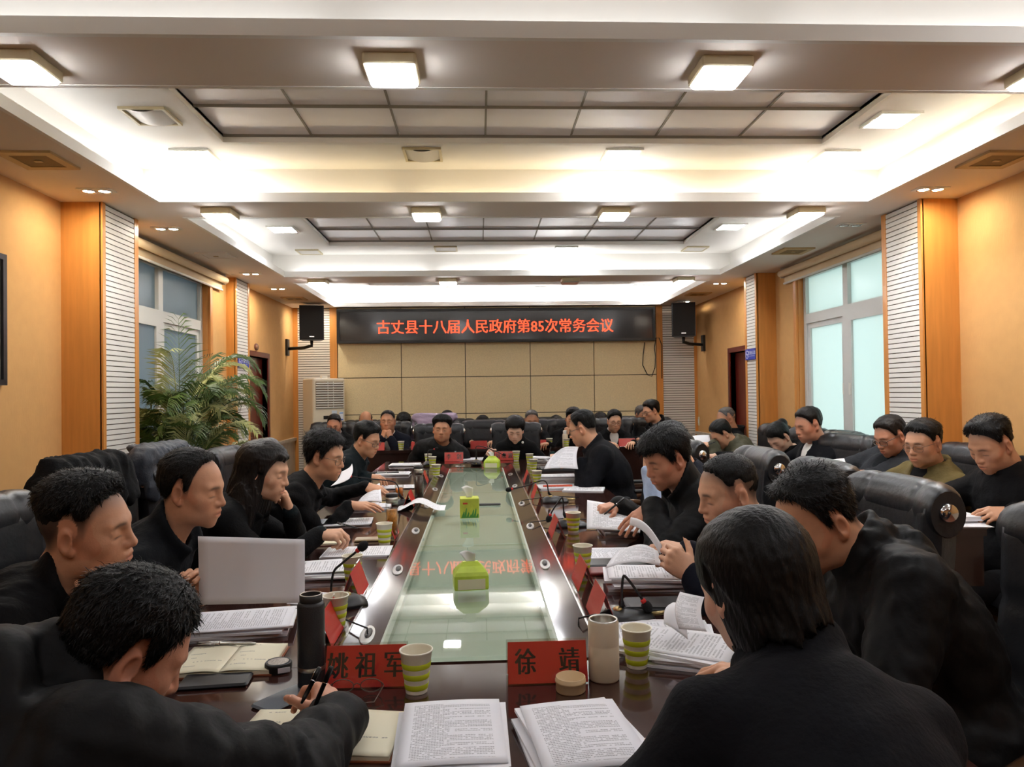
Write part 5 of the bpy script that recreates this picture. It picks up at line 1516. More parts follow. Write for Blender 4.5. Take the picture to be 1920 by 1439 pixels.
# ---------------------------------------------------------------- paper
M_paper = mat('white paper', (232, 232, 236), .8)
M_cream_p = mat('cream notebook paper', (232, 224, 196), .8)
def text_paper(name, base, rows, cols, ink=.6, handwriting=False):
    m = bpy.data.materials.new(name); m.use_nodes = True; N = m.node_tree.nodes; L = m.node_tree.links; b = N['Principled BSDF']; b.inputs['Roughness'].default_value = .8
    def math_(op, a, c=None, clamp=False):
        n = N.new('ShaderNodeMath'); n.operation = op; n.use_clamp = clamp
        for i, q in enumerate((a, c)):
            if q is None: continue
            if isinstance(q, (int, float)): n.inputs[i].default_value = q
            else: L.new(q, n.inputs[i])
        return n.outputs[0]
    uv = N.new('ShaderNodeUVMap'); sp = N.new('ShaderNodeSeparateXYZ'); L.new(uv.outputs[0], sp.inputs[0]); u, v = sp.outputs[0], sp.outputs[1]
    ur, vr = math_('MULTIPLY', u, cols), math_('MULTIPLY', v, rows)
    row, col = math_('FLOOR', vr), math_('FLOOR', ur)
    fv, fu = math_('FRACT', vr), math_('FRACT', ur)
    band = math_('MULTIPLY', math_('GREATER_THAN', fv, .28), math_('LESS_THAN', fv, .80))
    gap = math_('MULTIPLY', math_('GREATER_THAN', fu, .08), math_('LESS_THAN', fu, .92))
    cb = N.new('ShaderNodeCombineXYZ'); L.new(col, cb.inputs[0]); L.new(row, cb.inputs[1])
    wn = N.new('ShaderNodeTexWhiteNoise'); wn.noise_dimensions = '2D'; L.new(cb.outputs[0], wn.inputs['Vector'])
    cr_ = N.new('ShaderNodeCombineXYZ'); L.new(row, cr_.inputs[1])
    wr = N.new('ShaderNodeTexWhiteNoise'); wr.noise_dimensions = '2D'; L.new(cr_.outputs[0], wr.inputs['Vector'])
    cg = N.new('ShaderNodeCombineXYZ'); L.new(math_('MULTIPLY', ur, 2.6), cg.inputs[0]); L.new(math_('MULTIPLY', vr, 3.4), cg.inputs[1])
    gn = N.new('ShaderNodeTexNoise'); gn.inputs['Scale'].default_value = 1.3; gn.inputs['Detail'].default_value = 1; L.new(cg.outputs[0], gn.inputs['Vector'])
    glyph = math_('GREATER_THAN', gn.outputs['Fac'], .46)
    lo, hi = .11, .89
    endu = math_('SUBTRACT', .89, math_('MULTIPLY', math_('GREATER_THAN', wr.outputs['Value'], .72), math_('MULTIPLY', wr.outputs['Value'], .5)))
    mu_ = math_('MULTIPLY', math_('GREATER_THAN', u, lo), math_('LESS_THAN', u, endu))
    mv_ = math_('MULTIPLY', math_('GREATER_THAN', v, .08), math_('LESS_THAN', v, .93))
    have = math_('GREATER_THAN', wn.outputs['Value'], .12 if not handwriting else .45)
    if handwriting: have = math_('MULTIPLY', have, math_('GREATER_THAN', wr.outputs['Value'], .55))
    k = math_('MULTIPLY', math_('MULTIPLY', math_('MULTIPLY', band, gap), math_('MULTIPLY', glyph, have)), math_('MULTIPLY', mu_, mv_))
    k = math_('MULTIPLY', k, ink)
    mx = N.new('ShaderNodeMixRGB'); mx.inputs[1].default_value = lin(*base); mx.inputs[2].default_value = lin(60, 60, 70)
    L.new(k, mx.inputs[0]); L.new(mx.outputs[0], b.inputs['Base Color']); MATS[name] = m
    return m
M_text = text_paper('printed page', (232, 232, 236), 30, 30)
M_textd = text_paper('dense printed page', (230, 230, 236), 44, 40, .7)
M_note = text_paper('handwritten page', (234, 227, 200), 20, 26, .7, True)
def sheet(name, m, parent, fn, nu=10, nv=10, th=.0012, flip=False):
    """curved leaf with uv; fn(u,v)->Vector for u,v in 0..1"""
    vs = []; uvs = []
    for j in range(nv + 1):
        for i in range(nu + 1):
            vs.append(Vector(fn(i / nu, j / nv))); uvs.append((i / nu, j / nv))
    n = nu + 1; fs = [(j * n + i, j * n + i + 1, (j + 1) * n + i + 1, (j + 1) * n + i) for j in range(nv) for i in range(nu)]
    nr = (vs[1] - vs[0]).cross(vs[n] - vs[0]).normalized()
    k = len(vs)
    vs2 = vs + [q - nr * th for q in vs]
    fs2 = fs + [tuple(q + k for q in f[::-1]) for f in fs]
    edge = [i for i in range(n)] + [j * n + nu for j in range(1, nv + 1)] + [nv * n + i for i in range(nu - 1, -1, -1)] + [j * n for j in range(nv - 1, 0, -1)]
    for a, b in zip(edge, edge[1:] + edge[:1]): fs2.append((a, a + k, b + k, b))
    me = bpy.data.meshes.new(name); me.from_pydata([tuple(q) for q in vs2], [], fs2)
    me.materials.append(m); ul = me.uv_layers.new(name='UVMap')
    if m is not M_paper: me.materials.append(M_paper if m is not M_note else M_cream_p)
    nf = len(fs)
    for p in me.polygons:
        p.use_smooth = p.index < 2 * nf
        if p.index >= nf and m is not M_paper: p.material_index = 1
        for li in p.loop_indices:
            q = me.loops[li].vertex_index % k; ul.data[li].uv = uvs[q]
    me.update()
    o = bpy.data.objects.new(name, me); COL.objects.link(o)
    if parent is not None: o.parent = parent
    return o
RP = random.Random(5)
def stack(px, py, rot, lab, t=.02, size=(.21, .297), m=None, z=TZ, lift=0., layers=3, bend=0., group='papers on the main table', xy=None, spread=1.):
    """document pile: rot = degrees the reading direction (+v) is turned from +Y"""
    c = pz(px, py, z + t * .5) if xy is None else Vector((xy[0], xy[1], 0))
    e = empty('document_stack', (c.x, c.y, z + .0005), math.radians(rot)); tag(e, lab, 'papers', group)
    w, h = size[0] / 2, size[1] / 2
    for k in range(layers):
        a = RP.uniform(-.07, .07) * spread; dx, dy = RP.uniform(-.012, .012) * spread, RP.uniform(-.012, .012) * spread
        MB().box(-w, w, -h, h, k * t / layers + .0002, (k + 1) * t / layers - .0004).build('sheaf', M_paper, e, T(dx, dy, 0) @ RZ(a))
    mm = m or M_text
    sheet('top_sheet', mm, e, lambda u, v: (-w + 2 * w * u, -h + 2 * h * v, t + .0018 + bend * math.sin(math.pi * u) * .5 + lift * max(0, v - .5) ** 2 * 4))
    return e
def spread(px, py, rot, lab, t=.012, m=None, mcover=None, z=TZ, size=(.15, .21), group='papers on the main table', xy=None):
    """open book or notebook lying flat: two page blocks that rise to the gutter"""
    c = pz(px, py, z + t) if xy is None else Vector((xy[0], xy[1], 0))
    e = empty('open_notebook', (c.x, c.y, z + .0005), math.radians(rot)); tag(e, lab, 'notebook', group)
    w, h = size
    MB().box(-w - .004, w + .004, -h / 2 - .004, h / 2 + .004, 0, .003).build('cover', mcover or mat('notebook cover', (150, 84, 50), .5), e)
    for s in (-1, 1):
        MB().box(min(0, s * w), max(0, s * w), -h / 2, h / 2, .003, t * .8).build('page_block', M_cream_p, e)
        sheet('page', m or M_note, e, (lambda s: lambda u, v: ((-w + w * u) if s < 0 else w * u, -h / 2 + h * v, t * .8 + .002 + t * .5 * math.sin(math.pi * ((u if s < 0 else 1 - u) ** 2)) * .6))(s))
    return e
# ---------------------------------------------------------------- plates, cups, microphones
M_acr = bpy.data.materials.new('clear acrylic'); M_acr.use_nodes = True
N = M_acr.node_tree.nodes; L = M_acr.node_tree.links; N.remove(N['Principled BSDF'])
tr = N.new('ShaderNodeBsdfTransparent'); tr.inputs[0].default_value = (.95, .96, .95, 1); gl = N.new('ShaderNodeBsdfGlossy'); gl.inputs['Roughness'].default_value = .05
mx = N.new('ShaderNodeMixShader'); mx.inputs[0].default_value = .05; L.new(tr.outputs[0], mx.inputs[1]); L.new(gl.outputs[0], mx.inputs[2]); L.new(mx.outputs[0], N['Material Output'].inputs[0])
M_card = mat('red name card', (222, 44, 32), .55)
M_ink = mat('black card ink', (22, 14, 14), .6)
def plate(p, rot, lab, text=None, w=.205, h=.108, group='red name cards on the main table', gap=1.35):
    """tent of clear acrylic holding red cards; front leaf faces local -Y"""
    e = empty('name_plate', p, math.radians(rot)); tag(e, lab, 'name plate', group)
    a = math.radians(20)
    for s in (1, -1):
        A = RZ(0 if s > 0 else math.pi) @ T(0, -h * math.sin(a), 0) @ RX(-a)
        lf = MB().box(-w / 2, w / 2, -.0015, .0015, .0006, h).build('acrylic_leaf', M_acr, e, A)
        cd = MB().box(-w / 2 + .004, w / 2 - .004, .0022, .0030, .004, h - .006).build('card', M_card, e, A)
        if text:
            n = len(text); bodies = text
            for k, ch in enumerate(bodies):
                x = (k - (n - 1) / 2) * (w * gap / (n + 1.0))
                text_mesh('lettering', ch, .058, M_ink, e, A @ T(x, .0019, h * .47) @ RX(math.pi / 2) @ Matrix.Diagonal((.92, 1.12, 1, 1)), bold=.0018)
    return e
M_cupw = mat('paper cup white', (236, 232, 214), .6)
M_cupg = mat('paper cup lime', (186, 196, 30), .6)
M_water = mat('pale tea', (176, 150, 100), .1)
CUP = None
def cup(px, py, lab, z=TZ, y=None, group='striped paper cups', s=1.):
    global CUP
    c = pz(px, py, z) if y is None else py_(px, py, y)
    if y is not None: c.z = z
    e = empty('paper_cup', (c.x, c.y, z)); e.scale = (s, s, s); tag(e, lab, 'cup', group)
    R0, R1, H = .026, .0385, .098
    r = lambda t: R0 + (R1 - R0) * t
    if CUP is None:
        body = MB(); body.lathe([(.001, .003), (r(0) - .001, .003), (r(0), 0), (r(.0), .001), (r(1), H), (r(1) + .0025, H + .001), (r(1) + .0025, H + .004), (r(1) - .001, H + .004), (r(1) - .0012, H), (r(.06), .008), (.001, .008)], 28)
        b = body.build('cup_wall', M_cupw, e)
        bands = [MB().lathe([(r(t0) + .0003, t0 * H), (r(t0) + .0009, t0 * H + .001), (r(t1) + .0009, t1 * H - .001), (r(t1) + .0003, t1 * H)], 28).build('lime_band', M_cupg, e) for t0, t1 in ((.10, .24), (.36, .50), (.62, .76))]
        wt = MB().lathe([(.001, .70 * H), (r(.7) - .001, .70 * H)], 24).build('drink', M_water, e)
        CUP = [b] + bands + [wt]
    else:
        for q in CUP: link_copy(q, e)
    return e
M_foam = mat('foam black', (12, 12, 13), .95, bump=(400, .5))
M_ringr = mat('red ring', (210, 40, 34), .4)
M_brass = mat('brass plug', (190, 170, 120), .3, metal=1)
def mic(base, rot, neck, lab, cable=None, group='gooseneck microphones', foam=.0165):
    """neck: list of world points from base up to the head"""
    e = empty('microphone', base, math.radians(rot)); tag(e, lab, 'microphone', group)
    inv = (T(*base) @ RZ(math.radians(rot))).inverted()
    mb = MB(); rings = []
    for t, w, h in ((-.095, .034, .014), (-.08, .050, .026), (-.015, .058, .040), (.05, .056, .038), (.08, .044, .022)):
        rings.append([Vector((w * math.cos(a), t, max(0, h * math.sin(a)) if math.sin(a) > -.01 else 0)) for a in [math.pi * k / 10 for k in range(11)]] + [Vector((w * (-.6 + .4 * k), t, 0)) for k in range(4)])
    mb.loft(rings, caps=True); mb.build('base', M_black, e)
    MB().lathe([(.015, .030), (.015, .042), (.009, .046)], 12, T(0, .02, 0), caps=True).build('socket', M_brass, e)
    pts = [inv @ Vector(p) for p in neck]
    # smooth the neck
    sm = []
    for k in range(len(pts) - 1):
        p0, p1, p2, p3 = pts[max(k - 1, 0)], pts[k], pts[k + 1], pts[min(k + 2, len(pts) - 1)]
        for t in (0, .2, .4, .6, .8): 
            sm.append(.5 * ((2 * p1) + (-p0 + p2) * t + (2 * p0 - 5 * p1 + 4 * p2 - p3) * t * t + (-p0 + 3 * p1 - 3 * p2 + p3) * t ** 3))
    sm.append(pts[-1])
    n = len(sm); MB().tube(sm, [.0085 if k < n * .22 else .0042 for k in range(n)], 8).build('gooseneck', M_black, e)
    d = (sm[-1] - sm[-2]).normalized(); q = d.to_track_quat('Z', 'Y').to_matrix().to_4x4()
    MB().lathe([(.006, 0), (.0085, .004), (.0085, .012), (.006, .014)], 12, T(*sm[-1]) @ q, caps=True).build('red_ring', M_ringr, e)
    f = foam; MB().lathe([(.006, .010), (f * .85, .016), (f, .026), (f * .9, .038), (f * .5, .047), (.001, .050)], 16, T(*sm[-1]) @ q).build('foam_head', M_foam, e)
    if cable is not None:
        c0 = Vector((0, -.095, .014)); c1 = inv @ Vector(cable)
        MB().tube([c0, c0 + Vector((0, -.05, .002))], .007, 8).build('plug', M_brass, e)
        a = c0 + Vector((0, -.05, .002)); b = c0 + Vector((0, -.085, .012)); mid = (b + c1) / 2 + Vector((0, 0, .028))
        MB().tube([a, b, mid, c1 + Vector((0, 0, .02)), c1 + Vector((0, 0, -.004))], .003, 6).build('cable', M_black, e)
    return e
def W(px, py, y): return py_(px, py, y)

# near-end plates
p = pz(685, 1291, TZ); plate((p.x, p.y + .03, TZ), 0, 'red name card reading 姚祖军 beside the striped cup', '姚祖军')
p = pz(1028, 1283, TZ); plate((p.x, p.y + .03, TZ), 0, 'red name card reading 徐靖 behind the cream flask', '徐靖', gap=1.6)
# cards along both sides, seen end on
sp_ = ['nearest', 'second', 'third', 'fourth', 'fifth']
for k, (px, py) in enumerate([(628, 1196), (688, 1112), (752, 1006), (779, 948), (806, 905)]):
    p = pz(px, py, TZ); x = OX0 - .055; plate((x, max(p.y, 2.15 if k == 0 else 0), TZ), 90, 'red name card turned edge-on, %s along the palm side of the glass' % sp_[k], '　' if 0 else None)
for k, (px, py) in enumerate([(1112, 1157), (1078, 1098), (1043, 1004), (1003, 936), (982, 905)]):
    p = pz(px, py, TZ); x = OX1 + .055; plate((x, p.y, TZ), 90, 'red name card turned edge-on, %s along the window side of the glass' % sp_[k])
p = pz(851, 866, TZ); plate((p.x, p.y + .03, TZ), 0, 'red name card reading 李剑 before the broad man at the far end', '李剑', gap=1.6)
p = pz(945, 864, TZ); plate((p.x, p.y + .03, TZ), 0, 'red name card half hidden by a tissue pack at the far end', '胡晓波')
# cards on the end desk and side desk
for px, py, lab in ((713, 841, 'red name card on the end desk before the clasped hands'), (790, 841, 'red name card on the end desk beside a dark cup'), (898, 838, 'red name card on the end desk before the empty chair'),
                    (1003, 835, 'red name card on the end desk behind the short-haired reader'), (1166, 834, 'red name card on the end desk before the white collar')):
    q = pz(px, py, DZT); plate((q.x, 8.52, DZT), 0, lab, None, group='red name cards on the outer desks')
q = px_(1596, 915, 2.16); plate((2.16, q.y, DZT), 90, 'red name card on the side desk beside the older man', None, group='red name cards on the outer desks')

# cups
for a in [(781, 1297, 'striped paper cup beside the nearest name card on the palm side'), (1194, 1250, 'striped paper cup behind the cream flask'),
          (630, 1178, 'striped paper cup behind the black flask'), (661, 1091, 'striped paper cup behind the second edge-on card, palm side'),
          (721, 1021, 'striped paper cup in front of the tall tea bottle'), (1075, 998, 'striped paper cup beside a microphone on the window side'),
          (1093, 1070, 'striped paper cup behind the orange-edged card on the window side'), (1007, 907, 'striped paper cup before the piled folders'),
          (818, 893, 'striped paper cup far along the palm side'), (811, 876, 'striped paper cup before the broad man at the far end'), (803, 870, 'second striped cup before the broad man at the far end'),
          (968, 864, 'striped paper cup beside the short-haired reader at the far corner'), (993, 870, 'striped paper cup before the paper pile at the far corner'), (1000, 882, 'striped paper cup in front of the two at the far corner')]:
    cup(*a)
cup(752, 838, 'striped paper cup on the end desk beside the clasped hands', DZT, 8.56); cup(1062, 832, 'striped paper cup on the end desk beside the white bottle', DZT, 8.56)
cup(1030, 818, 'striped paper cup on the end desk behind the reader', DZT, 8.66)

# microphones
b = pz(1170, 1165, TZ); mic(b, 100, [b + Vector((0, .02, .03)), W(1165, 1130, b.y), W(1168, 1085, b.y), W(1175, 1084, b.y), W(1196, 1112, b.y), W(1204, 1124, b.y)], 'gooseneck microphone drooping over papers, nearest on the window side', pz(1085, 1172, TZ))
b = pz(1068, 988, TZ); mic(b, 95, [b + Vector((0, .02, .03)), W(1058, 965, b.y), W(1055, 935, b.y), W(1048, 940, b.y), W(1036, 958, b.y), W(1033, 964, b.y)], 'gooseneck microphone hanging before the striped cup on the window side', ov['r2'])
b = pz(1038, 942, TZ); mic(b, 95, [b + Vector((0, .02, .03)), W(1029, 925, b.y), W(1025, 906, b.y), W(1014, 902, b.y), W(985, 912, b.y), W(962, 917, b.y)], 'gooseneck microphone reaching out over the glass', ov['r3'])
b = pz(640, 1138, TZ); mic(b, -60, [b + Vector((0, .02, .03)), W(622, 1117, b.y), W(625, 1075, b.y), W(640, 1058, b.y), W(662, 1040, b.y), W(668, 1035, b.y)], 'gooseneck microphone rising beside the edge-on card on the palm side', ov['l1'])
b = pz(757, 947, TZ); mic(b, -90, [b + Vector((0, .02, .03)), W(749, 928, b.y), W(746, 912, b.y), W(735, 903, b.y), W(700, 899, b.y), W(660, 894, b.y)], 'gooseneck microphone stretched towards the man in wire glasses', ov['l4'])
b = pz(893, 870, TZ + .01); mic(b, 0, [b + Vector((0, .02, .03)), W(893, 850, b.y), W(893, 838, b.y), W(905, 838, b.y), W(925, 845, b.y), W(940, 851, b.y)], 'gooseneck microphone arching towards the short-haired reader', ov['f1'], foam=.014)
b = pz(803, 872, TZ + .01); mic(b, 0, [b + Vector((0, .02, .03)), W(802, 860, b.y), W(803, 846, b.y), W(810, 844, b.y), W(813, 843, b.y)], 'small gooseneck microphone before the broad man at the far end', None, foam=.012)

# tissues on the glass
GT = GZ + .010
M_tis = mat('tissue box print', (190, 200, 70), .6, noise=(14, .25)); M_tisg = mat('leaf green print', (96, 150, 40), .6); M_tisw = mat('white tissue', (238, 238, 236), .9)
M_pack = mat('lime plastic pack', (190, 214, 70), .35, noise=(12, .2)); M_packw = mat('pale pack print', (226, 222, 190), .5)
def tissue(e, z, h=.06, w=.022):
    sheet('tissue', M_tisw, e, lambda u, v: ((u - .5) * (.03 + w * 2 * v) + .012 * v * v * -1, .012 * math.sin(5 * u) * v, z - .004 + h * v * (1 - .35 * abs(u - .45))), 8, 6, .0008)
c = pz(880, 972, GT); e = empty('tissue_box', (c.x, c.y + .05, GT), .05); tag(e, 'yellow-green tissue box with leaf print standing on the glass', 'tissue box')
s_ = .056
MB().rbox(-s_, s_, -s_, s_, 0, .115, .004).build('carton', M_tis, e)
lf2 = MB()
for k in range(7):
    x = -.05 + .014 * k; hh = .035 + .02 * math.sin(k * 1.7); x1 = min(s_ - .004, x + .02)
    lf2.add([(x, -s_ - .0008, .002), (min(x + .016, s_ - .003), -s_ - .0008, .002), (x1, -s_ - .0008, hh), (x1 - .004, -s_ - .0008, hh + .008)], [(0, 1, 2, 3)])
lf2.build('leaf_print', M_tisg, e); MB().box(-.04, -.012, -s_ - .001, -s_ - .0004, .082, .092).build('brand_mark', mat('red mark', (190, 60, 40), .6), e)
tissue(e, .115, .075, .02)
def pack(px, py, s, lab, rz=0.):
    c = pz(px, py, GT); e = empty('tissue_pack', (c.x, c.y + .05 * s, GT), rz); tag(e, lab, 'tissues', 'soft tissue packs')
    w, d, h = .064 * s, .05 * s, .052 * s
    rings = [[Vector((x * k, y * k, z)) for x, y in ((-w, -d), (0, -d * 1.04), (w, -d), (w * 1.03, 0), (w, d), (0, d * 1.04), (-w, d), (-w * 1.03, 0))] for k, z in ((.95, 0), (1, .006), (1.0, h), (.88, h * 1.25), (.66, h * 1.6), (.36, h * 1.88))]
    rings[4] = [Vector((v.x, v.y * .6, v.z)) for v in rings[4]]; rings[5] = [Vector((v.x * 1.2, v.y * .4, v.z)) for v in rings[5]]
    MB().loft(rings, caps=True, smooth=False).build('plastic_pack', M_pack, e)
    MB().box(-w * .8, w * .8, -d * 1.05, -d * 1.01, .004, h * .8).build('printed_field', M_packw, e)
    tissue(e, h * 1.85, .045 * s, .016)
    return e
pack(882, 1108, 1.0, 'lime soft tissue pack with a white tissue, nearest on the glass', .1); pack(923, 878, 1.15, 'lime soft tissue pack at the far end of the glass', -.2)
c = pz(918, 948, GT); o = MB().rbox(-.075, .075, -.018, .018, 0, .012, .016).build('phone', M_black, None, T(c.x, c.y, GT)); tag(o, 'slim black case lying on the glass beside the tissue box', 'case')

# flasks and bottles
M_flask = mat('matt black flask', (30, 31, 34), .45, bump=(300, .15)); M_cflask = mat('cream flask', (222, 206, 178), .4); M_steel = mat('brushed steel', (190, 188, 182), .28, metal=1)
c = pz(579, 1300, TZ); e = empty('black_flask', (c.x, c.y + .03, TZ)); tag(e, 'tall open black steel flask', 'flask')
MB().lathe([(.001, 0), (.030, 0), (.033, .004), (.033, .205), (.031, .210), (.027, .213)], 28).build('flask_body', M_flask, e)
MB().lathe([(.0275, .213), (.0275, .230), (.0255, .231), (.0245, .229), (.0245, .14), (.001, .14)], 28).build('flask_neck', M_black, e)
MB().lathe([(.0262, .2305), (.0262, .2318), (.0243, .2318), (.0243, .2295)], 28).build('steel_rim', M_steel, e)
MB().lathe([(.0332, .048), (.0336, .050), (.0336, .056), (.0332, .058)], 28).build('steel_band', M_steel, e)
c = pz(1137, 1283, TZ); e = empty('cream_flask', (c.x, c.y + .033, TZ)); tag(e, 'open cream vacuum flask beside its cap', 'flask')
MB().lathe([(.001, 0), (.036, 0), (.0385, .004), (.0385, .085), (.0380, .087), (.0385, .089), (.0385, .142), (.037, .148)], 30).build('flask_body', M_cflask, e)
MB().lathe([(.037, .148), (.036, .151), (.033, .151), (.032, .146), (.032, .03), (.001, .03)], 30).build('steel_lining', M_steel, e)
c = pz(1073, 1305, TZ); e = empty('flask_cap', (c.x, c.y + .03, TZ)); tag(e, 'cream flask cap lying open side up', 'cap')
MB().lathe([(.001, .0), (.034, 0), (.036, .003), (.036, .022), (.0375, .023), (.0375, .027), (.036, .028), (.036, .034), (.0345, .035), (.033, .034), (.032, .012), (.001, .010)], 28).build('cap_shell', mat('cap peach', (226, 196, 150), .4), e)
MB().lathe([(.001, .0115), (.020, .0115), (.021, .010)], 20).build('cap_liner', M_cflask, e)
M_bglass = bpy.data.materials.new('bottle glass'); M_bglass.use_nodes = True
N = M_bglass.node_tree.nodes; L = M_bglass.node_tree.links; N.remove(N['Principled BSDF'])
tr = N.new('ShaderNodeBsdfTransparent'); tr.inputs[0].default_value = (.95, .96, .94, 1); gl = N.new('ShaderNodeBsdfGlossy'); gl.inputs['Roughness'].default_value = .03
lw = N.new('ShaderNodeLayerWeight'); lw.inputs[0].default_value = .12
mx = N.new('ShaderNodeMixShader'); L.new(lw.outputs['Facing'], mx.inputs[0]); L.new(tr.outputs[0], mx.inputs[1]); L.new(gl.outputs[0], mx.inputs[2]); L.new(mx.outputs[0], N['Material Output'].inputs[0])
M_tea = mat('chrysanthemum tea', (176, 112, 24), .3, noise=(60, .5)); M_tead = mat('dark tea leaves', (58, 36, 22), .3, noise=(70, .6)); M_amber = mat('amber tea', (190, 104, 34), .15)
def bottle(px, py, r, h, tea, fill, lab, capm, cap=.05):
    c = pz(px, py, TZ); e = empty('glass_bottle', (c.x, c.y + r, TZ)); tag(e, lab, 'bottle', 'glass tea bottles')
    MB().lathe([(.001, .001), (r, .001), (r, h), (r * .93, h + .004)], 24).build('glass_wall', M_bglass, e)
    MB().lathe([(.001, .018), (r * .86, .018), (r * .86, h * fill), (.001, h * fill)], 20).build('tea', tea, e)
    if cap:
        MB().lathe([(r * .96, h + .002), (r * .98, h + cap * .6), (r * .9, h + cap * .62)], 24, caps=True).build('steel_collar', M_steel, e)
        MB().lathe([(r * .98, h + cap * .62), (r * 1.0, h + cap * .95), (r * .9, h + cap), (.001, h + cap)], 24).build('cap', M_black, e)
bottle(734, 1012, .031, .175, M_tea, .82, 'tall glass bottle of yellow flower tea with steel and black cap', M_steel)
bottle(785, 942, .033, .19, M_tead, .9, 'tall glass bottle of dark tea leaves with black cap', M_black)
bottle(748, 937, .030, .095, M_amber, .8, 'low glass of amber tea behind the flower tea bottle', M_steel, 0)
bottle(851, 864, .036, .085, M_tead, .6, 'glass jar of dark tea before the broad man at the far end', M_steel, .02)
c = pz(1051, 833, DZT); e = empty('white_bottle', (c.x, 8.58, DZT)); tag(e, 'cream vacuum bottle with steel cap on the end desk', 'flask')
MB().lathe([(.001, 0), (.032, 0), (.033, .003), (.033, .15), (.028, .16)], 20).build('flask_body', M_cflask, e); MB().lathe([(.028, .158), (.026, .162), (.026, .195), (.02, .2), (.001, .2)], 20).build('cap', M_steel, e)

# small things at the near end
c = pz(522, 1258, TZ); e = empty('ink_pad', (c.x, c.y, TZ)); tag(e, 'round black tin with clear lid and paper label', 'tin')
MB().lathe([(.001, 0), (.033, 0), (.034, .002), (.034, .022), (.031, .025), (.03, .023), (.001, .023)], 28).build('tin_body', M_black, e)
MB().lathe([(.027, .0245), (.018, .027), (.001, .0275)], 20).build('lid_dome', mat('ribbed clear lid', (190, 180, 170), .15, bump=(140, .6)), e)
MB().lathe([(.0345, .005), (.0345, .019)], 28).build('label_strip', M_black, e); MB().box(-.004, .026, -.0362, -.0352, .005, .018).build('paper_label', M_paper, e, RZ(.35))
c = pz(405, 1281, TZ); o = MB().rbox(-.085, .085, -.045, .045, 0, .011, .01).build('wallet', mat('black wallet leather', (22, 24, 30), .4), None, T(c.x, c.y, TZ) @ RZ(.1)); tag(o, 'flat black wallet below the open notebook', 'wallet')
c = pz(538, 1312, TZ); o = MB().rbox(-.038, .038, -.078, .078, 0, .009, .012).build('smartphone', mat('grey phone glass', (96, 104, 112), .08), None, T(c.x, c.y, TZ) @ RZ(-.62)); tag(o, 'grey smartphone beside the black flask', 'phone')
# spectacles lying before the card
c = pz(668, 1306, TZ); e = empty('spectacles', (c.x, c.y, TZ + .002)); tag(e, 'thin wire spectacles lying before the near name card', 'spectacles')
mb = MB()
for s in (-1, 1):
    mb.tube([(s * .034 + .026 * math.cos(a), .012, .018 + .016 * math.sin(a)) for a in [2 * math.pi * k / 14 for k in range(15)]], .0012, 6, caps=False)
    mb.tube([(s * .06, .012, .024), (s * .066, 0, .022), (s * .05, -.05, .004), (-s * .02, -.056, .003)], .0013, 6)
mb.tube([(-.008, .012, .02), (0, .013, .024), (.008, .012, .02)], .0012, 6)
mb.build('wire_frame', M_specs, e)
for s in (-1, 1):
    l_ = MB(); l_.add([(s * .034 + .025 * math.cos(2 * math.pi * k / 12), .0121, .018 + .0155 * math.sin(2 * math.pi * k / 12)) for k in range(12)], [tuple(range(12))]); l_.build('lens', M_lens, e)
def pen(a, b, lab, m=None, r=.0045, group='pens'):
    a, b = Vector(a), Vector(b); L_ = (b - a).length; q = (b - a).normalized().to_track_quat('Z', 'Y').to_matrix().to_4x4()
    e = empty('pen', a); tag(e, lab, 'pen', group)
    MB().lathe([(.001, 0), (r * .5, 0), (r, .014), (r, L_ * .62), (r * 1.15, L_ * .62), (r * 1.15, L_ - .004), (r * .9, L_), (.001, L_)], 12, q).build('barrel', m or M_black, e)
    MB().lathe([(r * 1.18, L_ * .60), (r * 1.22, L_ * .61), (r * 1.18, L_ * .625)], 12, q).build('ring', M_chrome, e)
    MB().tube([q @ Vector((r * 1.2, 0, L_ - .008)), q @ Vector((r * 1.6, 0, L_ - .012)), q @ Vector((r * 1.5, 0, L_ * .68))], .0011, 5).build('clip', M_chrome, e)
pen(W(565, 1320, 1.47), W(600, 1252, 1.52), 'black pen held upright in the near writing hand'); pen(W(588, 1330, 1.45), W(622, 1250, 1.47), 'second black pen held in the near writing hand')
c = pz(370, 1207, TZ + .022); d_ = pz(480, 1207, TZ + .022); pen(d_, c, 'silver and black pen lying on the open notebook', M_steel)
a_ = W(1133, 965, 3.35); pen(a_, W(1170, 935, 3.45), 'black pen in the hand of the fringe-haired writer')
a_ = W(671, 991, 3.28); pen(a_, W(632, 981, 3.26), 'dark pen in the long-haired writer\'s hand')
for a_, b_, lb in ((W(1029, 862, 7.45), W(1033, 838, 7.5), 'pen upright in the hand of the short-haired reader'), (W(1436, 872, 5.92), W(1449, 850, 5.98), 'pen of the person with pinned-up hair'), (W(1328, 834, 6.8), W(1341, 829, 6.82), 'pen of the person in the grey-olive coat'),
                   (W(1596, 893, 4.5), W(1598, 876, 4.52), 'silver pen held upright by the older man in glasses'), (W(688, 888, 5.5), W(748, 886, 5.5), 'black pen lying on pages far along the palm side')):
    pen(a_, b_, lb)

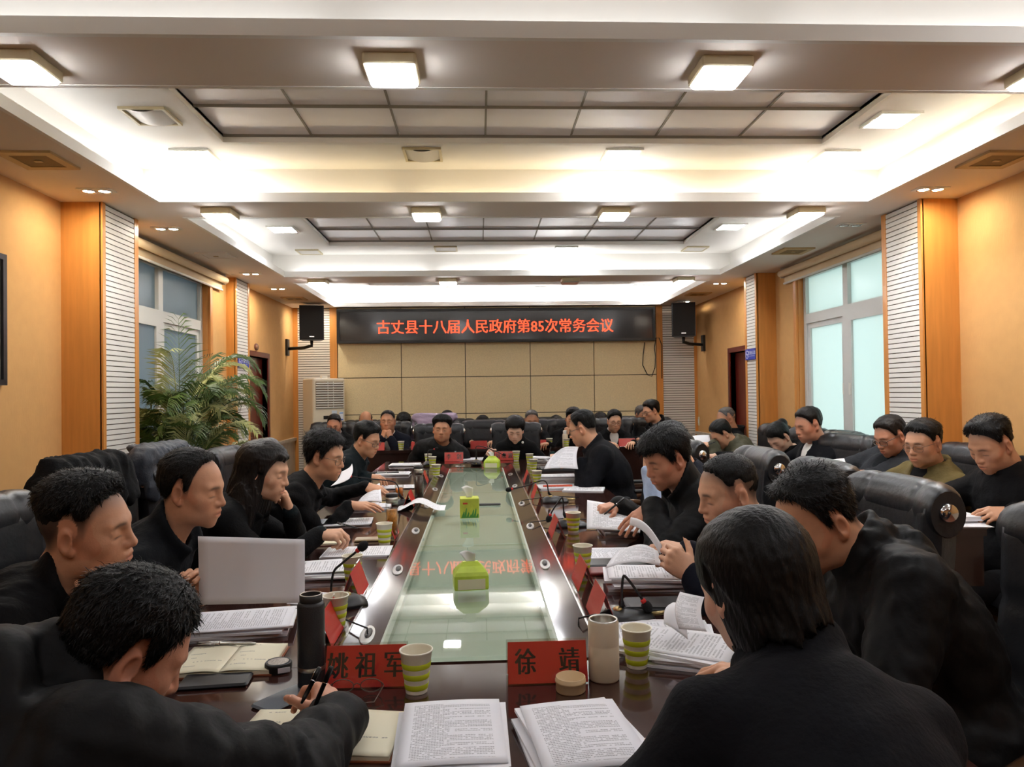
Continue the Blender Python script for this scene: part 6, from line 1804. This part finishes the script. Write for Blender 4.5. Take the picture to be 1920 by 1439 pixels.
# papers: palm side and near end
stack(455, 1172, 98, 'thick printed document beside the blank sheet', .030, (.21, .297), M_textd, layers=4)
spread(432, 1234, 2, 'open cream notebook with a pen lying on it', .014, size=(.13, .20))
spread(600, 1372, -6, 'open cream notebook under the near writing hand', .012, size=(.17, .20))
stack(848, 1385, 2, 'printed document at the near table edge, middle of the picture', .028, (.21, .28), M_textd, layers=4, bend=.006)
stack(1092, 1390, 6, 'fanned printed document before the person with the black bob', .03, (.21, .285), M_textd, layers=4, bend=.008, spread=1.6)
stack(1275, 1215, 60, 'pile of papers beyond the cream flask', .03, layers=4, spread=1.8)
stack(1238, 1190, 85, 'loose sheets on the table beside the nearest window-side microphone', .012, layers=2, spread=2)
stack(1330, 1230, 70, 'printed sheets under the arm of the bob-haired reader', .02, layers=3)
stack(595, 1070, 96, 'printed pages beyond the blank sheet', .028, layers=4, spread=1.6)
stack(672, 1036, 92, 'single printed leaf lying by the striped cup on the palm side', .006, layers=1)
stack(648, 980, 95, 'printed leaflet under the writing hand on the palm side', .008, layers=2)
stack(690, 950, 92, 'open report before the man in wire glasses', .014, layers=2, m=M_textd)
stack(736, 889, 92, 'report with a pen on it far along the palm side', .014, layers=2)
spread(690, 917, 94, 'open cream notebook behind the lifted page, palm side', .012, size=(.13, .19))
stack(748, 914, 92, 'white sheets beside the low glass of amber tea', .006, layers=1)
stack(760, 872, 88, 'white papers at the far corner on the palm side', .016, layers=3, spread=2)
spread(610, 1012, 95, 'closed maroon notebook under the long-haired writer\'s hand', .012, m=M_cream_p, size=(.105, .20), mcover=mat('maroon cover', (110, 40, 40), .5))
c = pz(710, 1020, TZ); o = MB().rbox(-.08, .08, -.04, .04, 0, .010, .012).build('smartphone', mat('gold phone shell', (170, 150, 112), .25), None, T(c.x - .05, c.y + .09, TZ) @ RZ(.05)); tag(o, 'gold-edged smartphone behind the striped cup on the palm side', 'phone')
c = pz(790, 955, TZ); e = empty('curled_leaf', (c.x, c.y, TZ)); tag(e, 'curled printed leaf bridging the cable strip on the palm side', 'papers', 'papers on the main table')
sheet('leaf', M_text, e, lambda u, v: (-.15 + .30 * u, -.105 + .21 * v, .006 + .05 * math.sin(math.pi * min(1, u * 1.1)) ** 2 - .0 * u))
stack(610, 1128, 75, 'small pile of sheets behind the black flask', .012, (.15, .21), layers=2)
# window side
stack(1180, 985, 265, 'thick pile of reports under the fringe-haired writer', .055, layers=5, spread=1.8)
stack(1215, 1085, 262, 'pile of printed sheets before the buzz-cut man', .045, layers=5, spread=1.6)
stack(1150, 1040, 268, 'thin report on a black folder on the window side', .010, layers=2, m=M_textd)
c = pz(1140, 1050, TZ); o = MB().rbox(-.16, .16, -.12, .12, 0, .012, .01).build('folder', mat('black folder', (24, 22, 24), .35), None, T(c.x + .05, c.y - .02, TZ)); tag(o, 'black folder under the thin report on the window side', 'folder')
c = pz(1160, 1066, TZ); o = MB().rbox(-.15, .15, -.05, .05, 0, .014, .008).build('red_book', mat('dark red cover', (120, 34, 30), .4), None, T(c.x, c.y - .07, TZ)); tag(o, 'dark red book before the black folder', 'book')
stack(1045, 898, 270, 'white reports piled behind the striped cup, window side', .05, layers=4, spread=1.2)
c = pz(1040, 886, TZ); o = MB().rbox(-.17, .17, -.12, .12, 0, .03, .006).build('box_folder', mat('grey black folder', (52, 52, 54), .5), None, T(c.x + .05, c.y + .14, TZ + .0)); tag(o, 'grey box folder behind the white reports, window side', 'folder')
stack(1095, 918, 258, 'loose white sheets lying on bare wood on the window side', .006, layers=1)
c = pz(1045, 915, TZ); o = MB().rbox(-.11, .11, -.02, .02, 0, .012, .004).build('orange_case', mat('orange red case', (196, 74, 44), .5), None, T(c.x, c.y - .02, TZ + .011)); tag(o, 'slim orange-red pencil case on white sheets, window side', 'case')
stack(1040, 917, 272, 'white sheets under the orange-red case', .010, layers=2, xy=(c.x, c.y + .02))
stack(1010, 862, 240, 'pile of papers at the far corner on the window side', .05, (.15, .21), layers=4, spread=2)
stack(880, 862, 0, 'papers before the two at the far table end', .012, layers=2, spread=2); stack(905, 861, 20, 'loose sheet at the far table end', .006, layers=1)
c = pz(1205, 1145, TZ); o = MB().rbox(-.11, .11, -.07, .07, 0, .02, .012).build('tablet_case', mat('black case', (26, 26, 28), .4), None, T(c.x + .06, c.y + .02, TZ)); tag(o, 'black zip case beneath the nearest window-side microphone', 'case')
# side desk
stack(1825, 975, 268, 'thick open report before the reader nearest us at the side desk', .035, z=DZT, group='papers on the outer desks', layers=4, xy=(2.25, 3.42))
stack(1850, 990, 262, 'loose white sheet at the near end of the side desk', .004, z=DZT, group='papers on the outer desks', layers=1, xy=(2.24, 3.34), m=M_paper)
stack(0, 0, 268, 'papers before the olive jacket on the side desk', .012, z=DZT, group='papers on the outer desks', layers=2, xy=(2.22, 4.05))
stack(0, 0, 268, 'papers before the upright suit on the side desk', .014, z=DZT, group='papers on the outer desks', layers=2, xy=(2.22, 5.45))
stack(0, 0, 262, 'notebook pages before the person with pinned-up hair', .014, z=DZT, group='papers on the outer desks', layers=2, xy=(2.2, 6.1))
stack(0, 0, 268, 'purple-edged papers before the grey-olive coat', .02, z=DZT, group='papers on the outer desks', layers=3, xy=(2.2, 6.72))
# held and lifted leaves
def leaf(name, corners, lab, m=M_text, bulge=(0, 0, 0), group='held pages'):
    P0, P1, P2, P3 = (Vector(q) for q in corners)      # bottom-left, bottom-right, top-right, top-left
    e = empty(name, P0); tag(e, lab, 'page', group); bl = Vector(bulge)
    sheet('leaf', m, e, lambda u, v: P0.lerp(P1, u).lerp(P3.lerp(P2, u), v) - P0 + bl * (math.sin(math.pi * u) * .5 + math.sin(math.pi * v) * .5))
leaf('blank_sheet', (W(373, 1135, 2.06), W(571, 1131, 2.04), W(571, 1012, 2.10), W(371, 1006, 2.12)), 'large blank white sheet held upright on the palm side', M_paper, (0, .004, 0))
leaf('raised_page', (W(1020, 880, 5.35), W(1084, 880, 5.35), W(1085, 838, 5.6), W(1052, 842, 5.6)), 'printed page fanned up by the large man', M_textd, (-.03, -.01, .02))
leaf('raised_page', (W(1180, 985, 2.62), W(1238, 1040, 2.5), W(1241, 1030, 2.52), W(1185, 980, 2.66)), 'narrow page edge lifted by the buzz-cut man', M_paper, (0, -.01, .05))
leaf('raised_page', (W(1135, 1066, 2.42), W(1240, 1062, 2.45), W(1230, 1030, 2.62), W(1172, 1030, 2.62)), 'printed page bent in the hands of the buzz-cut man', M_text, (0, 0, .035))
leaf('raised_page', (W(1100, 992, 3.35), W(1200, 1000, 3.3), W(1205, 960, 3.6), W(1101, 938, 3.55)), 'corner of a printed page raised by the fringe-haired writer', M_text, (0, 0, .01))
leaf('raised_page', (W(620, 912, 4.6), W(655, 898, 4.62), W(660, 870, 4.75), W(640, 885, 4.72)), 'white page curling up behind the microphone, palm side', M_paper, (.03, -.02, 0))
leaf('raised_page', (W(668, 945, 4.25), W(716, 942, 4.25), W(712, 906, 4.5), W(690, 925, 4.5)), 'page lifted in the hands of the man in wire glasses', M_textd, (0, 0, .02))
leaf('raised_page', (W(1545, 895, 4.7), W(1590, 893, 4.6), W(1583, 860, 4.75), W(1538, 866, 4.9)), 'pale page held up over the side desk by the older man', M_text, (0, -.01, .01))
leaf('raised_page', (W(1300, 834, 7.0), W(1333, 836, 6.9), W(1330, 816, 7.0), W(1297, 818, 7.1)), 'white page held up before the grey-olive coat', M_paper, (0, 0, .01))
leaf('raised_page', (W(1245, 1170, 1.95), W(1290, 1200, 1.9), W(1300, 1150, 2.0), W(1262, 1130, 2.05)), 'white page standing beside the zip case on the window side', M_paper, (-.02, 0, .02))
leaf('raised_page', (W(1273, 1180, 1.80), W(1325, 1185, 1.78), W(1320, 1120, 1.9), W(1275, 1110, 1.92)), 'curved page bundle rising before the hooded jacket', M_text, (-.03, -.02, .01))

# coats over chair backs
def draped(x, y, phi, lab, m, w=.56, seed=1, wide=1.):
    e = empty('draped_coat', (x, y, 0), math.radians(phi - 90)); tag(e, lab, 'coat', 'coats hung over chairs')
    F = Field((-.42, -.62, .55), (.42, .0, 1.32), .014)
    for k in range(13):
        u = -1 + 2 * k / 12; xx = u * w / 2
        F.cap((xx, -.36 + .03 * u * u, 1.12), (xx * 1.05, -.46, .78 + .03 * math.sin(k * 2)), .055, .05, k=.04)
        F.cap((xx, -.30, 1.15), (xx, -.24, 1.0 + .04 * math.sin(k * 3)), .045, .03, k=.03)
    F.cap((-.24, -.33, 1.17), (.24, -.33, 1.17), .055, .055, k=.04); F.ell((0.02, -.40, 1.12), (.16, .07, .09), k=.05)
    for s in (-1, 1): F.cap((s * .25, -.38, 1.1), (s * .31, -.44, .66), .05, .04, k=.03)
    X, Y, Z = F.grid(); F.d = (F.d + .010 * wob(X, Y, Z * .5, 30, seed) + .006 * wob(X, Y, Z, 60, seed + 4)).astype(np.float32)
    v, f = F.mesh(); np_mesh('coat_shell', [(v, f)], m, e)
    C = Field((-.2, -.55, .95), (.2, -.15, 1.35), .012)
    for k in range(11):
        a = math.radians(-70 + 140 * k / 10); C.cap((.12 * math.sin(a), -.33 - .10 * math.cos(a), 1.15), (.14 * math.sin(a), -.35 - .13 * math.cos(a), 1.20), .02, .016, k=.02)
    v, f = C.mesh(); np_mesh('coat_collar', [(v, f)], m, e)
draped(-1.44, 3.30, 0, 'black coat slung over a chair back on the palm side', C_black, seed=3)
draped(-1.44, 4.05, 0, 'grey padded coat slung over a chair back on the palm side', cloth('grey padded nylon', (58, 62, 70), .5), seed=8)
draped(-.58, 9.0, 270, 'pale lilac coat over a chair behind the broad man', C_lilac, seed=5, w=.4)
# white badge on the reader's jacket
c = at3(980, 830, 7.56); o = MB().lathe([(.001, .004), (.012, .003), (.013, 0)], 14, T(*c) @ RX(math.pi / 2)).build('badge', mat('white enamel', (235, 235, 230), .4)); tag(o, 'small white badge on the short-haired reader\'s lapel', 'badge')
